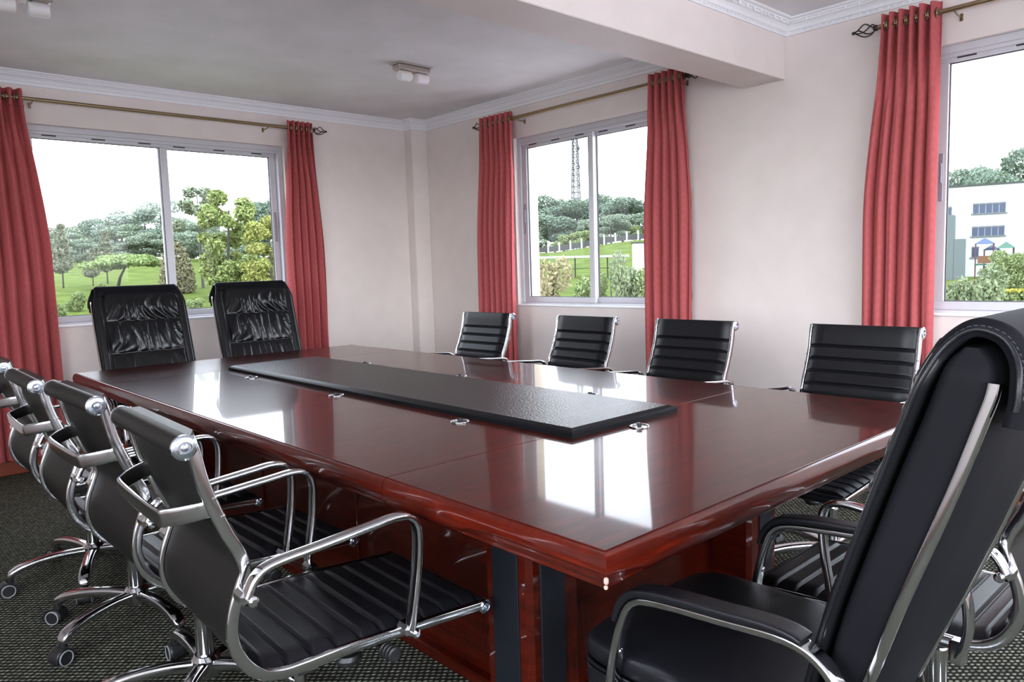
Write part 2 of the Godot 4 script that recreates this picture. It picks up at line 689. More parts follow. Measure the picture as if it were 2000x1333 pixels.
# ---------------------------------------------------------------- windows; local x along the wall, +z into the room
func window(called: String, at: Vector3, turn: float, w: float, y0 := SILL, y1 := HEAD) -> void:
	var root := struct_root(called, at, turn)
	var hw := w * 0.5
	var zf := -0.135
	var dp := 0.10
	var g := Geo.new()
	g.box(Vector3(0, y1 - 0.02, zf + dp * 0.5), Vector3(w, 0.04, dp), 0.003)
	g.box(Vector3(0, y0 + 0.0125, zf + dp * 0.5), Vector3(w, 0.025, dp), 0.003)
	for s in [-1, 1]:
		g.box(Vector3(s * (hw - 0.02), (y0 + y1) * 0.5, zf + dp * 0.5), Vector3(0.04, y1 - y0 - 0.06, dp), 0.003)
	g.box(Vector3(0, y1 - 0.05, zf + dp - 0.008), Vector3(w - 0.08, 0.02, 0.012), 0.002)
	part("frame", g, M.aluminium, root)
	var sw := hw - 0.04 + 0.028
	for s in [-1, 1]:
		var zs: float = zf + (0.072 if s < 0 else 0.036)
		var cx: float = s * (hw - 0.04 - sw * 0.5)
		var sash := Geo.new()
		var b0 := y0 + 0.025
		var b1 := y1 - 0.04
		sash.box(Vector3(0, b0 + 0.022, 0), Vector3(sw, 0.044, 0.03), 0.003)
		sash.box(Vector3(0, b1 - 0.022, 0), Vector3(sw, 0.044, 0.03), 0.003)
		for e in [-1, 1]:
			sash.box(Vector3(e * (sw * 0.5 - 0.026), (b0 + b1) * 0.5, 0), Vector3(0.052, b1 - b0 - 0.086, 0.03), 0.004)
		var so := part("sash", sash, M.aluminium, root, Vector3(cx, 0, zs))
		# the pane is a single sheet of glass held in the sash
		var sheet := QuadMesh.new()
		sheet.size = Vector2(sw - 0.10, b1 - b0 - 0.084)
		part("pane", sheet, M.pane_glass if y0 == SILL else M.pane_clear, so, Vector3(0, (b0 + b1) * 0.5, 0))
		var gasket := Geo.new()
		for e in [-1, 1]:
			gasket.box(Vector3(e * (sw * 0.5 - 0.054), (b0 + b1) * 0.5, 0), Vector3(0.005, b1 - b0 - 0.088, 0.012))
			gasket.box(Vector3(0, (b0 + b1) * 0.5 + e * ((b1 - b0) * 0.5 - 0.046), 0), Vector3(sw - 0.10, 0.005, 0.012))
		part("gasket", gasket, M.slot_dark, so)
		for k in 3:
			var sl := Geo.new()
			sl.box(Vector3(-sw * 0.33 + k * sw * 0.33, b1 - 0.024, 0.0155), Vector3(0.085, 0.008, 0.003))
			part("vent_slot", sl, M.slot_dark, so)
		var la := Geo.new()
		var lx: float = s * (sw * 0.5 - 0.026)
		la.box(Vector3(lx, y0 + 0.70, 0.017), Vector3(0.020, 0.24, 0.006), 0.002)
		la.box(Vector3(lx, y0 + 0.72, 0.022), Vector3(0.010, 0.10, 0.008), 0.002)
		var lo := part("latch", la, M.latch_grey, so)
		lo.set_meta("label", "grey recessed sliding latch")
	var si := Geo.new()
	si.box(Vector3(0, y0 + 0.004, -0.011), Vector3(w + 0.02, 0.014, 0.048), 0.003)
	part("sill", si, M.plaster_white, root)
	# outer reveal in the cream render of the house front
	var rv := Geo.new()
	for s in [-1, 1]:
		rv.box(Vector3(s * (hw - 0.006), (y0 + y1) * 0.5, -0.19), Vector3(0.012, y1 - y0, 0.11))
	part("outer_reveal", rv, M.outside_wall, root)

func build_windows() -> void:
	window("window_1", Vector3(-2.271, 0, 0), 0.0, 1.838)
	window("window_2", Vector3(0, 0, 2.0475), -PI / 2, 1.535)
	window("window_3", Vector3(0, 0, 5.1125), -PI / 2, 1.535)
	window("window_4", Vector3(-4.25, 0, ZN), PI, 2.5, 0.80, 2.42)  # this and the next two: unseen, added and sized to brighten the room
	window("window_5", Vector3(-1.55, 0, ZN), PI, 2.5, 0.80, 2.42)
	window("window_6", Vector3(XL, 0, 5.60), PI / 2, 3.4, 0.80, 2.42)

# ---------------------------------------------------------------- curtains and rods
const RODH := 2.418
const RODD := 0.10

# a..b along the wall at the top, c..d at the bottom; folds follow the eyelets; local x along the wall, +z into the room
func curtain(label: String, wall: String, a: float, b: float, c: float, d: float, folds: float, ph: float, sd: int) -> void:
	var root := thing("curtain", label, "curtain", Vector3.ZERO, 0.0, "red curtains at the windows")
	var place := func(u: float, y: float, dist: float) -> Vector3:
		return Vector3(u, y, dist) if wall == "back" else Vector3(-dist, y, u)
	var nz := noise(sd, 1.0, 2)
	var cols := 220
	var rows := 34
	var ytop := RODH + 0.055
	var ybot := 0.115
	var front := []
	var levels := []
	for k in 17:
		levels.append(k * 0.0075 / (ytop - ybot))
	for k in range(1, rows + 1):
		levels.append(lerpf(0.12 / (ytop - ybot), 1.0, float(k) / rows))
	for lf in levels:
		var f: float = lf
		var y: float = ytop + (ybot - ytop) * f
		var spread := smoothstep(0.0, 0.45, f)
		var line := PackedVector3Array()
		var amp := lerpf(0.030, 0.036, spread)
		for k in cols + 1:
			var t := float(k) / cols
			var u := lerpf(lerpf(a, b, t), lerpf(c, d, t), spread)
			var tt := t + 0.022 * nz.get_noise_2d(t * 3.0, f * 1.4) * (0.3 + f)
			var w := sin(TAU * folds * tt + ph)
			w = signf(w) * pow(absf(w), 0.75)
			var fine := 0.006 * sin(TAU * folds * 2.0 * tt + 1.3 + ph) * (0.4 + 0.6 * nz.get_noise_2d(t * 5.0 + 9.0, f * 0.8))
			# below the rod the folds swell into broad lobes with narrow creases between them
			var lobe := 2.0 * pow(absf(sin(PI * folds * tt + ph * 0.5)), 0.55) - 1.0
			w = lerpf(w, lobe, smoothstep(0.05, 0.22, f))
			var dist := RODD + amp * w * (1.0 + 0.35 * nz.get_noise_2d(t * 4.0, 5.0 + f * 1.1)) + fine
			line.append(place.call(u, y, maxf(dist, 0.034)))
		front.append(line)
	# cloth of real thickness: the sheet and its back, joined at the hems
	var g := Geo.new()
	var rings := []
	for line in front:
		var ring := PackedVector3Array()
		for p in line:
			ring.append(p)
		for k in range(line.size() - 1, -1, -1):
			var q: Vector3 = line[k]
			var t: Vector3 = (line[mini(k + 1, line.size() - 1)] - line[maxi(k - 1, 0)]).normalized()
			ring.append(q + t.cross(Vector3.UP) * 0.0035 * (-1.0 if wall == "back" else 1.0))
		rings.append(ring)
	g.grid(rings, false, true, false)
	var keep := PackedInt32Array()
	for t in range(0, g.idx.size(), 3):
		var mid := (g.v[g.idx[t]] + g.v[g.idx[t + 1]] + g.v[g.idx[t + 2]]) / 3.0
		var dist := mid.z if wall == "back" else -mid.x
		if Vector2(mid.y - RODH, dist - RODD).length() > 0.0195:
			keep.append_array([g.idx[t], g.idx[t + 1], g.idx[t + 2]])
	g.idx = keep
	part("cloth", g, M.curtain_red, root)
	# stitched heading band, just proud of the cloth
	var hem := Geo.new()
	for f in [0.113]:
		var pts := []
		for k in range(0, cols + 1, 1):
			var p: Vector3 = front[14][k]
			pts.append(p)
		hem.tube(pts, 0.0028, 5)
	part("heading_seam", hem, M.curtain_red, root)
	# eyelets where the cloth crosses the rod
	var ring := Geo.new()
	var tor := []
	for k in 20:
		tor.append(Vector3(cos(TAU * k / 20) * 0.024, sin(TAU * k / 20) * 0.024, 0))
	ring.tube(tor, 0.004, 8, true)
	var rm := ring.mesh()
	for k in int(folds * 2.0):
		var t: float = (k + 0.5 - ph / PI + 0.5) / (folds * 2.0)
		t = (PI * (k + 1) - ph) / (TAU * folds)
		if t < 0.02 or t > 0.985:
			continue
		var u := lerpf(a, b, t)
		var e := part("eyelet", rm, M.rod_brass, root, place.call(u, RODH, RODD))
		e.rotation.y = (0.0 if wall == "right" else PI / 2) + (0.35 if k % 2 == 0 else -0.35)

func rod(label: String, wall: String, a: float, b: float, fin_a: bool, fin_b: bool, brackets: Array) -> void:
	var place := func(u: float, y: float, dist: float) -> Vector3:
		return Vector3(u, y, dist) if wall == "back" else Vector3(-dist, y, u)
	var root := thing("curtain_rod", label, "curtain rod", Vector3.ZERO, 0.0, "brass curtain rods")
	var g := Geo.new()
	g.tube([place.call(a, RODH, RODD), place.call(b, RODH, RODD)], 0.0125, 14)
	part("pole", g, M.rod_brass, root)
	for e in [[fin_a, a, -1.0], [fin_b, b, 1.0]]:
		if not e[0]:
			continue
		# twisted open cage finial
		var f := Geo.new()
		for k in 4:
			var path := []
			for i in 13:
				var t := i / 12.0
				var r := 0.030 * sin(PI * pow(t, 0.75)) + 0.003
				var an := TAU * k / 4.0 + t * 2.2
				path.append(place.call(e[1] + e[2] * (0.005 + t * 0.105), RODH + sin(an) * r, RODD + cos(an) * r))
			f.tube(path, 0.0035, 6)
		f.pillow(place.call(e[1] + e[2] * 0.118, RODH, RODD), Vector3.ONE * 0.009, 1, 1, 10, 6)
		f.pillow(place.call(e[1] + e[2] * 0.004, RODH, RODD), Vector3.ONE * 0.015, 0.8, 0.8, 10, 6)
		part("finial", f, M.iron_dark, root)
	for u in brackets:
		var br := Geo.new()
		br.tube([place.call(u, RODH - 0.02, 0.0), place.call(u, RODH - 0.022, RODD * 0.6), place.call(u, RODH - 0.014, RODD)], 0.004, 8)
		br.box(place.call(u, RODH - 0.022, 0.003), Vector3(0.016, 0.035, 0.006) if wall == "back" else Vector3(0.006, 0.035, 0.016), 0.002)
		part("bracket", br, M.rod_brass, root)

func build_curtains() -> void:
	rod("long brass curtain rod above the window behind the tall leather chairs", "back", -3.72, -1.135, true, true, [-3.10, -1.52])
	rod("brass curtain rod above the window with the mast behind it", "right", 1.02, 2.99, true, true, [1.42, 2.93])
	rod("brass curtain rod above the window that looks at a white building", "right", 4.14, 6.05, true, true, [4.5, 5.7])
	curtain("red pleated curtain hanging left of the window behind the tall leather chairs", "back", -3.62, -3.150, -3.72, -3.075, 8.5, 0.4, 61)
	curtain("narrow red curtain between the tall leather chairs' window and the room corner", "back", -1.365, -1.148, -1.425, -1.090, 5.0, 0.2, 62)
	curtain("red curtain hanging between the room corner and the mast window", "right", 1.010, 1.375, 0.930, 1.345, 6.0, 0.9, 63)
	curtain("red curtain hanging under the end of the ceiling beam", "right", 2.718, 2.975, 2.665, 3.015, 5.0, 1.2, 64)
	curtain("red curtain with visible brass eyelet beside the window facing a white building", "right", 4.172, 4.440, 4.100, 4.440, 5.6, 2.0, 65)

# ---------------------------------------------------------------- ceiling lamps
func build_lamps() -> void:
	var spots := [["unlit twin ceiling lamp with frosted cylinders near the room corner", Vector3(-1.20, CEIL, 1.60)], ["unlit twin ceiling lamp with frosted cylinders above the curtain and tall leather chairs", Vector3(-3.40, CEIL, 1.60)]]
	for s in spots:
		var root := thing("ceiling_lamp", s[0], "ceiling lamp", s[1], 0.0, "twin ceiling lamps")
		var g := Geo.new()
		g.box(Vector3(0, -0.004, 0), Vector3(0.27, 0.008, 0.12), 0.003)
		g.box(Vector3(0, -0.026, 0), Vector3(0.25, 0.036, 0.085), 0.006)
		part("housing", g, M.lamp_metal, root)
		for k in [-1, 1]:
			var b := Basis(Vector3(0, 0, 1), PI / 2)
			var sh := Geo.new()
			sh.lathe([Vector2(0.028, -0.045), Vector2(0.033, -0.040), Vector2(0.033, 0.040), Vector2(0.028, 0.045)], Vector3(k * 0.068, -0.078, 0.012), b, 22)
			var so := part("glass_shade", sh, M.lamp_frosted_glass, root)
			var cl := Geo.new()
			cl.box(Vector3(k * 0.068, -0.048, 0.012), Vector3(0.05, 0.012, 0.03), 0.003)
			part("clip", cl, M.lamp_metal, so)

# ---------------------------------------------------------------- conference table
func dish(s: float, segs: Array) -> float:
	for e in segs:
		if s > e[0] and s < e[1]:
			var r: float = minf(0.16, (e[1] - e[0]) * 0.5)
			var k: float = minf(1.0, minf(s - e[0], e[1] - s) / r)
			return sqrt(maxf(0.0, 1.0 - (1.0 - k) * (1.0 - k)))
	return 0.0

# moulded edge from p to q (outer top line); out = outward; mitre at the two ends (0 straight, 1 mitred)
func moulding(p: Vector3, q: Vector3, out: Vector3, mp: float, mq: float, segs: Array, root: Node, along0: float) -> void:
	var L := p.distance_to(q)
	var dir := (q - p) / L
	var n := maxi(8, int(L / 0.008))
	# profile: x outward from the top line, y down
	var prof := [Vector2(-0.11, 0.0032), Vector2(-0.006, 0.0032), Vector2(-0.003, 0.0026), Vector2(0.0, 0.0022), Vector2(0.004, 0.005), Vector2(0.008, 0.011), Vector2(0.0105, 0.018), Vector2(0.012, 0.025), Vector2(0.0122, 0.030)]
	for k in 12:
		var f := k / 11.0
		prof.append(Vector2(lerpf(0.0120, -0.016, pow(f, 2.2)), lerpf(0.034, 0.0775, f)))
	prof.append(Vector2(-0.028, 0.080))
	prof.append(Vector2(-0.11, 0.080))
	var rows := []
	for i in n + 1:
		var t := float(i) / n
		var s := along0 + L * t
		var dd := dish(s, segs)
		var row := PackedVector3Array()
		for k in prof.size():
			var x: float = prof[k].x
			var y: float = prof[k].y
			if y > 0.032 and y < 0.079 and dd > 0.0:
				# lens-shaped dish cut into the lower half of the edge
				var top := lerpf(0.074, 0.036, dd)
				x -= 0.0085 * smoothstep(top, top + 0.007, y) * (1.0 - smoothstep(0.066, 0.077, y)) * minf(1.0, dd * 2.0)
			# mitre: longer outside
			var slide := 0.0
			if mp > 0.0 and t < 0.5:
				slide = -x * mp * (1.0 - t * 2.0)
			elif mq > 0.0 and t >= 0.5:
				slide = x * mq * (t * 2.0 - 1.0)
			row.append(p + dir * (L * t + slide) + out * x + Vector3(0, -y, 0))
		rows.append(row)
	var g := Geo.new()
	g.grid(rows, false, true, true)
	part("edge_moulding", g, M.wood_edge, root)

func build_table() -> void:
	var root := thing("conference_table", "long glossy dark cherry conference table with leather inlay", "table", Vector3.ZERO)
	var gap := 0.0012
	for s in [[TZF, S2 - gap], [S2 + gap, S1 - gap], [S1 + gap, TZN]]:
		var g := Geo.new()
		var a: float = s[0] + (0.003 if s[0] == TZF else 0.0)
		var b: float = s[1] - (0.003 if s[1] == TZN else 0.0)
		g.box(Vector3((TXL + TXR) * 0.5, TH - 0.0015, (a + b) * 0.5), Vector3(TXR - TXL - 0.006, 0.003, b - a), 0.0006)
		var a2: float = s[0] + (0.11 if s[0] == TZF else 0.0)
		var b2: float = s[1] - (0.11 if s[1] == TZN else 0.0)
		g.box(Vector3((TXL + TXR) * 0.5, TH - 0.033, (a2 + b2) * 0.5), Vector3(TXR - TXL - 0.218, 0.058, b2 - a2), 0.0005)
		part("top_panel", g, M.wood_top, root)
	# the flat border strips of the top are part of the moulded edge
	var left := [[1.36, 2.38], [2.55, 3.20], [3.30, 3.80], [3.98, 4.24], [4.54, 5.2]]
	var right := left
	for s in [[TZF, S2 - gap, 1.0, 0.0], [S2 + gap, S1 - gap, 0.0, 0.0], [S1 + gap, TZN, 0.0, 1.0]]:
		moulding(Vector3(TXL, TH, s[0]), Vector3(TXL, TH, s[1]), Vector3(-1, 0, 0), s[2], s[3], left, root, s[0])
		moulding(Vector3(TXR, TH, s[0]), Vector3(TXR, TH, s[1]), Vector3(1, 0, 0), s[2], s[3], right, root, s[0])
	var across := [[-4.0, -3.118], [-2.52, -1.0]]
	moulding(Vector3(TXL, TH, TZN), Vector3(TXR, TH, TZN), Vector3(0, 0, 1), 1.0, 1.0, across, root, TXL)
	moulding(Vector3(TXL, TH, TZF), Vector3(TXR, TH, TZF), Vector3(0, 0, -1), 1.0, 1.0, across, root, TXL)
	# bare wood where the near corner has been knocked
	var ch := Geo.new()
	ch.pillow(Vector3(TXL - 0.0050, TH - 0.050, TZN + 0.0050), Vector3(0.0042, 0.0065, 0.0042), 0.7, 0.7, 10, 8)
	ch.pillow(Vector3(TXL + 0.002, TH - 0.066, TZN - 0.002), Vector3(0.0035, 0.004, 0.0035), 0.7, 0.7, 8, 6)
	part("edge_chip", ch, M.bare_wood, root)
	# base: long carcass with recessed panels and four corner legs
	var cx := (TXL + TXR) * 0.5
	var g := Geo.new()
	g.box(Vector3(cx, 0.36, (1.78 + 4.36) * 0.5), Vector3(0.84, 0.66, 4.36 - 1.78), 0.004)
	g.box(Vector3(cx, 0.02, (1.74 + 4.40) * 0.5), Vector3(0.90, 0.04, 4.40 - 1.74), 0.004)
	g.box(Vector3(cx, 0.665, (1.62 + 4.60) * 0.5), Vector3(1.24, 0.034, 4.60 - 1.62), 0.003)
	part("carcass", g, M.wood_top, root)
	var pm := Geo.new()
	pm.box(Vector3.ZERO, Vector3(0.010, 0.50, 0.72), 0.003)
	var pmm := pm.mesh()
	for s in [-1, 1]:
		for k in 3:
			part("side_panel", pmm, M.wood_top, root, Vector3(cx + s * 0.423, 0.36, 2.25 + k * 0.80))
	for sx in [-1, 1]:
		for sz in [-1, 1]:
			var lx: float = cx + sx * 0.51
			var lz: float = (4.42 if sz > 0 else 1.72)
			var leg := Geo.new()
			leg.box(Vector3(lx, 0.34, lz), Vector3(0.18, 0.68, 0.17), 0.014)
			var lo := part("leg", leg, M.wood_top, root)
			var pn := Geo.new()
			pn.box(Vector3(lx + sx * 0.090, 0.285, lz), Vector3(0.010, 0.56, 0.095), 0.002)
			part("black_panel", pn, M.black_panel, lo)
			pn = Geo.new()
			pn.box(Vector3(lx + sx * 0.012, 0.285, lz + sz * 0.085), Vector3(0.085, 0.56, 0.010), 0.002)
			part("black_panel", pn, M.black_panel, lo)
	# raised leather pad along the middle
	var pad := Geo.new()
	var x0 := -2.660
	var x1 := -2.150
	var z0 := 1.885
	var z1 := 4.340
	var rows := []
	for e in [[0.0, 0.0], [0.0, 0.013], [0.006, 0.019], [0.022, 0.0245]]:
		var i: float = e[0]
		var y: float = TH + e[1]
		rows.append(PackedVector3Array([Vector3(x0 + i, y, z0 + i), Vector3(x1 - i, y, z0 + i), Vector3(x1 - i, y, z1 - i), Vector3(x0 + i, y, z1 - i)]))
	for k in rows.size() - 1:
		for j in 4:
			var a: Vector3 = rows[k][j]
			var b: Vector3 = rows[k][(j + 1) % 4]
			pad.flat_quad(a, b, rows[k + 1][(j + 1) % 4], rows[k + 1][j], (a + b) * 0.5 - Vector3(cx, TH - 0.2, (z0 + z1) * 0.5) + Vector3(0, 0.3 * k, 0))
	part("inlay_border", pad, M.inlay_border, root)
	var top := Geo.new()
	top.box(Vector3((x0 + x1) * 0.5, TH + 0.0235, (z0 + z1) * 0.5), Vector3(x1 - x0 - 0.046, 0.003, z1 - z0 - 0.046), 0.001)
	part("leather_inlay", top, M.inlay_leather, root)
	# chrome cable rings let into the top on both sides of the pad
	var rg := Geo.new()
	var tor := []
	for k in 24:
		tor.append(Vector3(cos(TAU * k / 24) * 0.029, 0.002, sin(TAU * k / 24) * 0.029))
	rg.tube(tor, 0.0028, 8, true)
	rg.lathe([Vector2(0.028, 0.0005), Vector2(0.028, 0.0012), Vector2(0.001, 0.0012)], Vector3.ZERO, Basis(), 20)
	var rgm := rg.mesh()
	var stub := Geo.new()
	stub.lathe([Vector2(0.006, 0.0), Vector2(0.006, 0.008), Vector2(0.009, 0.010), Vector2(0.009, 0.013), Vector2(0.004, 0.014)], Vector3(-0.008, 0.001, 0.006), Basis(), 12)
	stub.box(Vector3(0.004, 0.004, 0.0), Vector3(0.030, 0.006, 0.008), 0.001, Basis(Vector3.UP, 0.6))
	var stm := stub.mesh()
	for p in [[-2.71, 2.29], [-2.71, 3.10], [-2.715, 3.90], [-2.085, 2.30], [-2.075, 3.10], [-2.085, 3.90], [-2.41, 4.385], [-2.40, 1.83]]:
		var o := part("cable_ring", rgm, M.chrome, root, Vector3(p[0], TH, p[1]))
		part("cable_hook", stm, M.black_plastic, o)

# ---------------------------------------------------------------- swivel base shared by all chairs
func star_base(parent: Node, turn: float) -> Node3D:
	if not M.has("_hub"):
		var h := Geo.new()
		h.lathe([Vector2(0.022, 0.072), Vector2(0.040, 0.078), Vector2(0.042, 0.128), Vector2(0.033, 0.140), Vector2(0.030, 0.142)], Vector3.ZERO, Basis(), 20)
		M["_hub"] = h.mesh()
		var l := Geo.new()
		var path := smooth([Vector3(0.030, 0.112, 0), Vector3(0.11, 0.118, 0), Vector3(0.20, 0.114, 0), Vector3(0.262, 0.104, 0), Vector3(0.294, 0.088, 0), Vector3(0.302, 0.070, 0)], 5)
		var rows := []
		for i in path.size():
			var f := float(i) / (path.size() - 1)
			var t: Vector3 = (path[mini(i + 1, path.size() - 1)] - path[maxi(i - 1, 0)]).normalized()
			var nn := Vector3(-t.y, t.x, 0)
			var w := lerpf(0.020, 0.017, f) + 0.004 * sin(PI * clampf(f * 1.6 - 0.6, 0, 1))
			var hh := lerpf(0.017, 0.013, f)
			var r := PackedVector3Array()
			for q in slab(hh, w, 0.6, 14):
				r.append(path[i] + nn * q.x + Vector3(0, 0, q.y))
			rows.append(r)
		l.grid(rows, false, true, true)
		M["_leg"] = l.mesh()
		var cs := Geo.new()
		cs.lathe([Vector2(0.008, 0.050), Vector2(0.014, 0.056), Vector2(0.014, 0.076)], Vector3(0.302, 0, 0), Basis(), 12)
		# hood over the twin wheels
		var hood := []
		for i in 11:
			var a := -0.25 + PI * 1.15 * i / 10.0
			hood.append(Vector3(0.302 + 0.010 + cos(a) * 0.031, 0.028 + sin(a) * 0.031, 0))
		cs.sweep(hood, slab(0.003, 0.024, 0.5, 8), Vector3(0, 0, 1))
		for s in [-1, 1]:
			cs.lathe([Vector2(0.022, -0.010), Vector2(0.0275, -0.007), Vector2(0.0275, 0.007), Vector2(0.022, 0.010)], Vector3(0.312, 0.0275, s * 0.015), Basis(Vector3(1, 0, 0), PI / 2), 20)
		var am := cs.mesh()
		var rg := Geo.new()
		for s in [-1, 1]:
			var tor := []
			for k in 20:
				tor.append(Vector3(0.312 + cos(TAU * k / 20) * 0.0235, 0.0275 + sin(TAU * k / 20) * 0.0235, s * 0.0248))
			rg.tube(tor, 0.0022, 6, true)
		rg.add_to(am)
		am.surface_set_material(0, M.black_plastic)
		am.surface_set_material(1, M.wheel_grey)
		M["_caster"] = am
	var b := part("star_base", M["_hub"], M.chrome, parent)
	for k in 5:
		var a := TAU * k / 5.0
		var o := part("base_leg", M["_leg"], M.chrome, b)
		o.rotation.y = a
		o = part("caster", M["_caster"], null, b)
		o.rotation.y = a
	b.rotation.y = turn
	return b

# ---------------------------------------------------------------- ribbed sling chair, facing local +x
func ribbed_chair() -> Node3D:
	var root := thing("ribbed_chair", "", "chair", Vector3.ZERO, 0.0, "black ribbed chairs around the table")
	var P2 := [Vector2(-0.272, 0.962), Vector2(-0.264, 0.935), Vector2(-0.249, 0.862), Vector2(-0.219, 0.777), Vector2(-0.193, 0.722), Vector2(-0.185, 0.684), Vector2(-0.195, 0.653), Vector2(-0.212, 0.606), Vector2(-0.217, 0.561), Vector2(-0.204, 0.514), Vector2(-0.173, 0.476), Vector2(-0.135, 0.460), Vector2(-0.085, 0.456), Vector2(0.040, 0.455), Vector2(0.200, 0.446), Vector2(0.385, 0.434)]
	var fine: Array = even(smooth(P2, 10), 160)
	# side frames: flat chrome bars
	var fp := []
	for q in even(fine, 90):
		fp.append(Vector3(q.x, q.y, 0))
	for i in fp.size():
		var t: Vector3 = (fp[mini(i + 1, fp.size() - 1)] - fp[maxi(i - 1, 0)]).normalized()
		fp[i] = fp[i] - Vector3(-t.y, t.x, 0) * 0.006
	var fg := Geo.new()
	fg.sweep(fp, slab(0.0120, 0.0070, 0.5, 14), Vector3(0, 0, 1))
	var fm := fg.mesh()
	for s in [-1, 1]:
		part("side_frame", fm, M.chrome, root, Vector3(0, 0, s * 0.2185))
	# sling: backrest and seat, ribbed on the sitting side
	var total := 0.0
	for i in range(1, fine.size()):
		total += fine[i].distance_to(fine[i - 1])
	var split := 0.475  # fraction of the path where the back ends
	for which in 2:
		var s0 := 0.0 if which == 0 else split - 0.004
		var s1 := split if which == 0 else 0.985
		var n := 230
		var rows := []
		var half := 0.2098
		for i in n + 1:
			var f := lerpf(s0, s1, float(i) / n)
			var d := f * total
			var ix := f * (fine.size() - 1)
			var k0 := clampi(int(ix), 0, fine.size() - 2)
			var p: Vector2 = fine[k0].lerp(fine[k0 + 1], ix - k0)
			var t: Vector2 = (fine[mini(k0 + 3, fine.size() - 1)] - fine[maxi(k0 - 2, 0)]).normalized()
			var nn := Vector2(-t.y, t.x)   # towards the sitter
			# ribs: first panel under the roll is wide and plain
			var rel := d - 0.088
			var rib := 1.0
			if rel > -0.006:
				var ph: float = fposmod(rel, 0.055) / 0.055
				var e: float = minf(ph, 1.0 - ph) * 2.0
				rib = pow(clampf(e * 3.0, 0.0, 1.0), 0.5)
				if rel < 0.0:
					rib = clampf(-rel / 0.006, 0.0, 1.0)
			var ring := PackedVector3Array()
			var m := 13
			for j in m:
				var u := -1.0 + 2.0 * j / (m - 1)
				var uu := signf(u) * pow(absf(u), 0.8)
				var edge := pow(maxf(0.0, 1.0 - pow(absf(uu), 22.0)), 0.5)
				var th := (0.0005 + 0.0135 * rib) * edge + 0.002
				ring.append(Vector3(p.x + nn.x * th, p.y + nn.y * th, uu * half))
			for j in 3:
				var u := 1.0 - j
				ring.append(Vector3(p.x - nn.x * 0.005, p.y - nn.y * 0.005, u * half))
			rows.append(ring)
		var g := Geo.new()
		g.grid(rows, false, true, true)
		part("backrest" if which == 0 else "seat", g, M.black_leather, root)
	# plain back cloth behind the sling
	var bk := Geo.new()
	var brows := []
	for i in 60:
		var f := lerpf(0.02, 0.56, i / 59.0)
		var ix := f * (fine.size() - 1)
		var k0 := clampi(int(ix), 0, fine.size() - 2)
		var p: Vector2 = fine[k0]
		var t: Vector2 = (fine[k0 + 1] - fine[maxi(k0 - 1, 0)]).normalized()
		var nn := Vector2(-t.y, t.x)
		var r := PackedVector3Array()
		for q in [[-0.207, -0.0055], [0.207, -0.0055], [0.207, -0.008], [-0.207, -0.008]]:
			r.append(Vector3(p.x + nn.x * q[1], p.y + nn.y * q[1], q[0]))
		brows.append(r)
	bk.grid(brows, false, true, true)
	part("back_cover", bk, M.sling_back, root)
	# rolls at the top and at the seat front with their steel end discs
	for e in [["top_roll", Vector2(-0.286, 0.944), 0.0225], ["front_roll", P2[-1] + Vector2(0.002, -0.010), 0.0165]]:
		var r: float = e[2]
		var o3 := Vector3(e[1].x, e[1].y, 0)
		var g := Geo.new()
		g.lathe([Vector2(r - 0.003, -0.217), Vector2(r, -0.214), Vector2(r, 0.214), Vector2(r - 0.003, 0.217)], o3, Basis(Vector3(1, 0, 0), PI / 2), 22)
		var ro := part(e[0], g, M.sling_back if e[0] == "top_roll" else M.black_leather, root)
		for s in [-1, 1]:
			var c := Geo.new()
			c.lathe([Vector2(r + 0.001, 0.0), Vector2(r + 0.001, 0.008), Vector2(r - 0.003, 0.011), Vector2(r * 0.55, 0.012), Vector2(r * 0.50, 0.0095), Vector2(r * 0.30, 0.0095), Vector2(r * 0.26, 0.014), Vector2(0.0005, 0.0145)], o3 + Vector3(0, 0, s * 0.2165), Basis(Vector3(1, 0, 0), s * PI / 2), 24)
			part("end_disc", c, M.cap_steel, ro)
	# bowed brace behind the back
	var yb := 0.818
	var bp := smooth([Vector3(-0.243, yb, -0.205), Vector3(-0.268, yb - 0.004, -0.198), Vector3(-0.306, yb - 0.012, -0.165), Vector3(-0.318, yb - 0.016, -0.12), Vector3(-0.318, yb - 0.016, 0.12), Vector3(-0.306, yb - 0.012, 0.165), Vector3(-0.268, yb - 0.004, 0.198), Vector3(-0.243, yb, 0.205)], 6)
	var bg := Geo.new()
	bg.sweep(bp, slab(0.005, 0.018, 0.5, 12), Vector3(-0.12, 1, 0).normalized())
	for s in [-1, 1]:
		for dy in [0.016, -0.022]:
			bg.lathe([Vector2(0.007, 0.0), Vector2(0.007, 0.006), Vector2(0.003, 0.008)], Vector3(-0.236 - dy * 0.35, yb + dy + 0.005, s * 0.2175), Basis(Vector3(1, 0, 0), s * PI / 2), 10)
	part("brace", bg, M.chrome_dull, root)
	# arms: one bent oval tube each, clamped to the frame at both ends
	var ap := smooth([Vector3(-0.205, 0.648, 0), Vector3(-0.186, 0.682, 0), Vector3(-0.150, 0.699, 0), Vector3(-0.05, 0.708, 0), Vector3(0.06, 0.718, 0), Vector3(0.122, 0.723, 0), Vector3(0.160, 0.714, 0), Vector3(0.177, 0.682, 0), Vector3(0.173, 0.60, 0), Vector3(0.158, 0.51, 0), Vector3(0.150, 0.462, 0)], 6)
	var ag := Geo.new()
	ag.sweep(ap, slab(0.0080, 0.0150, 0.6, 14), Vector3(0, 0, 1))
	var am := ag.mesh()
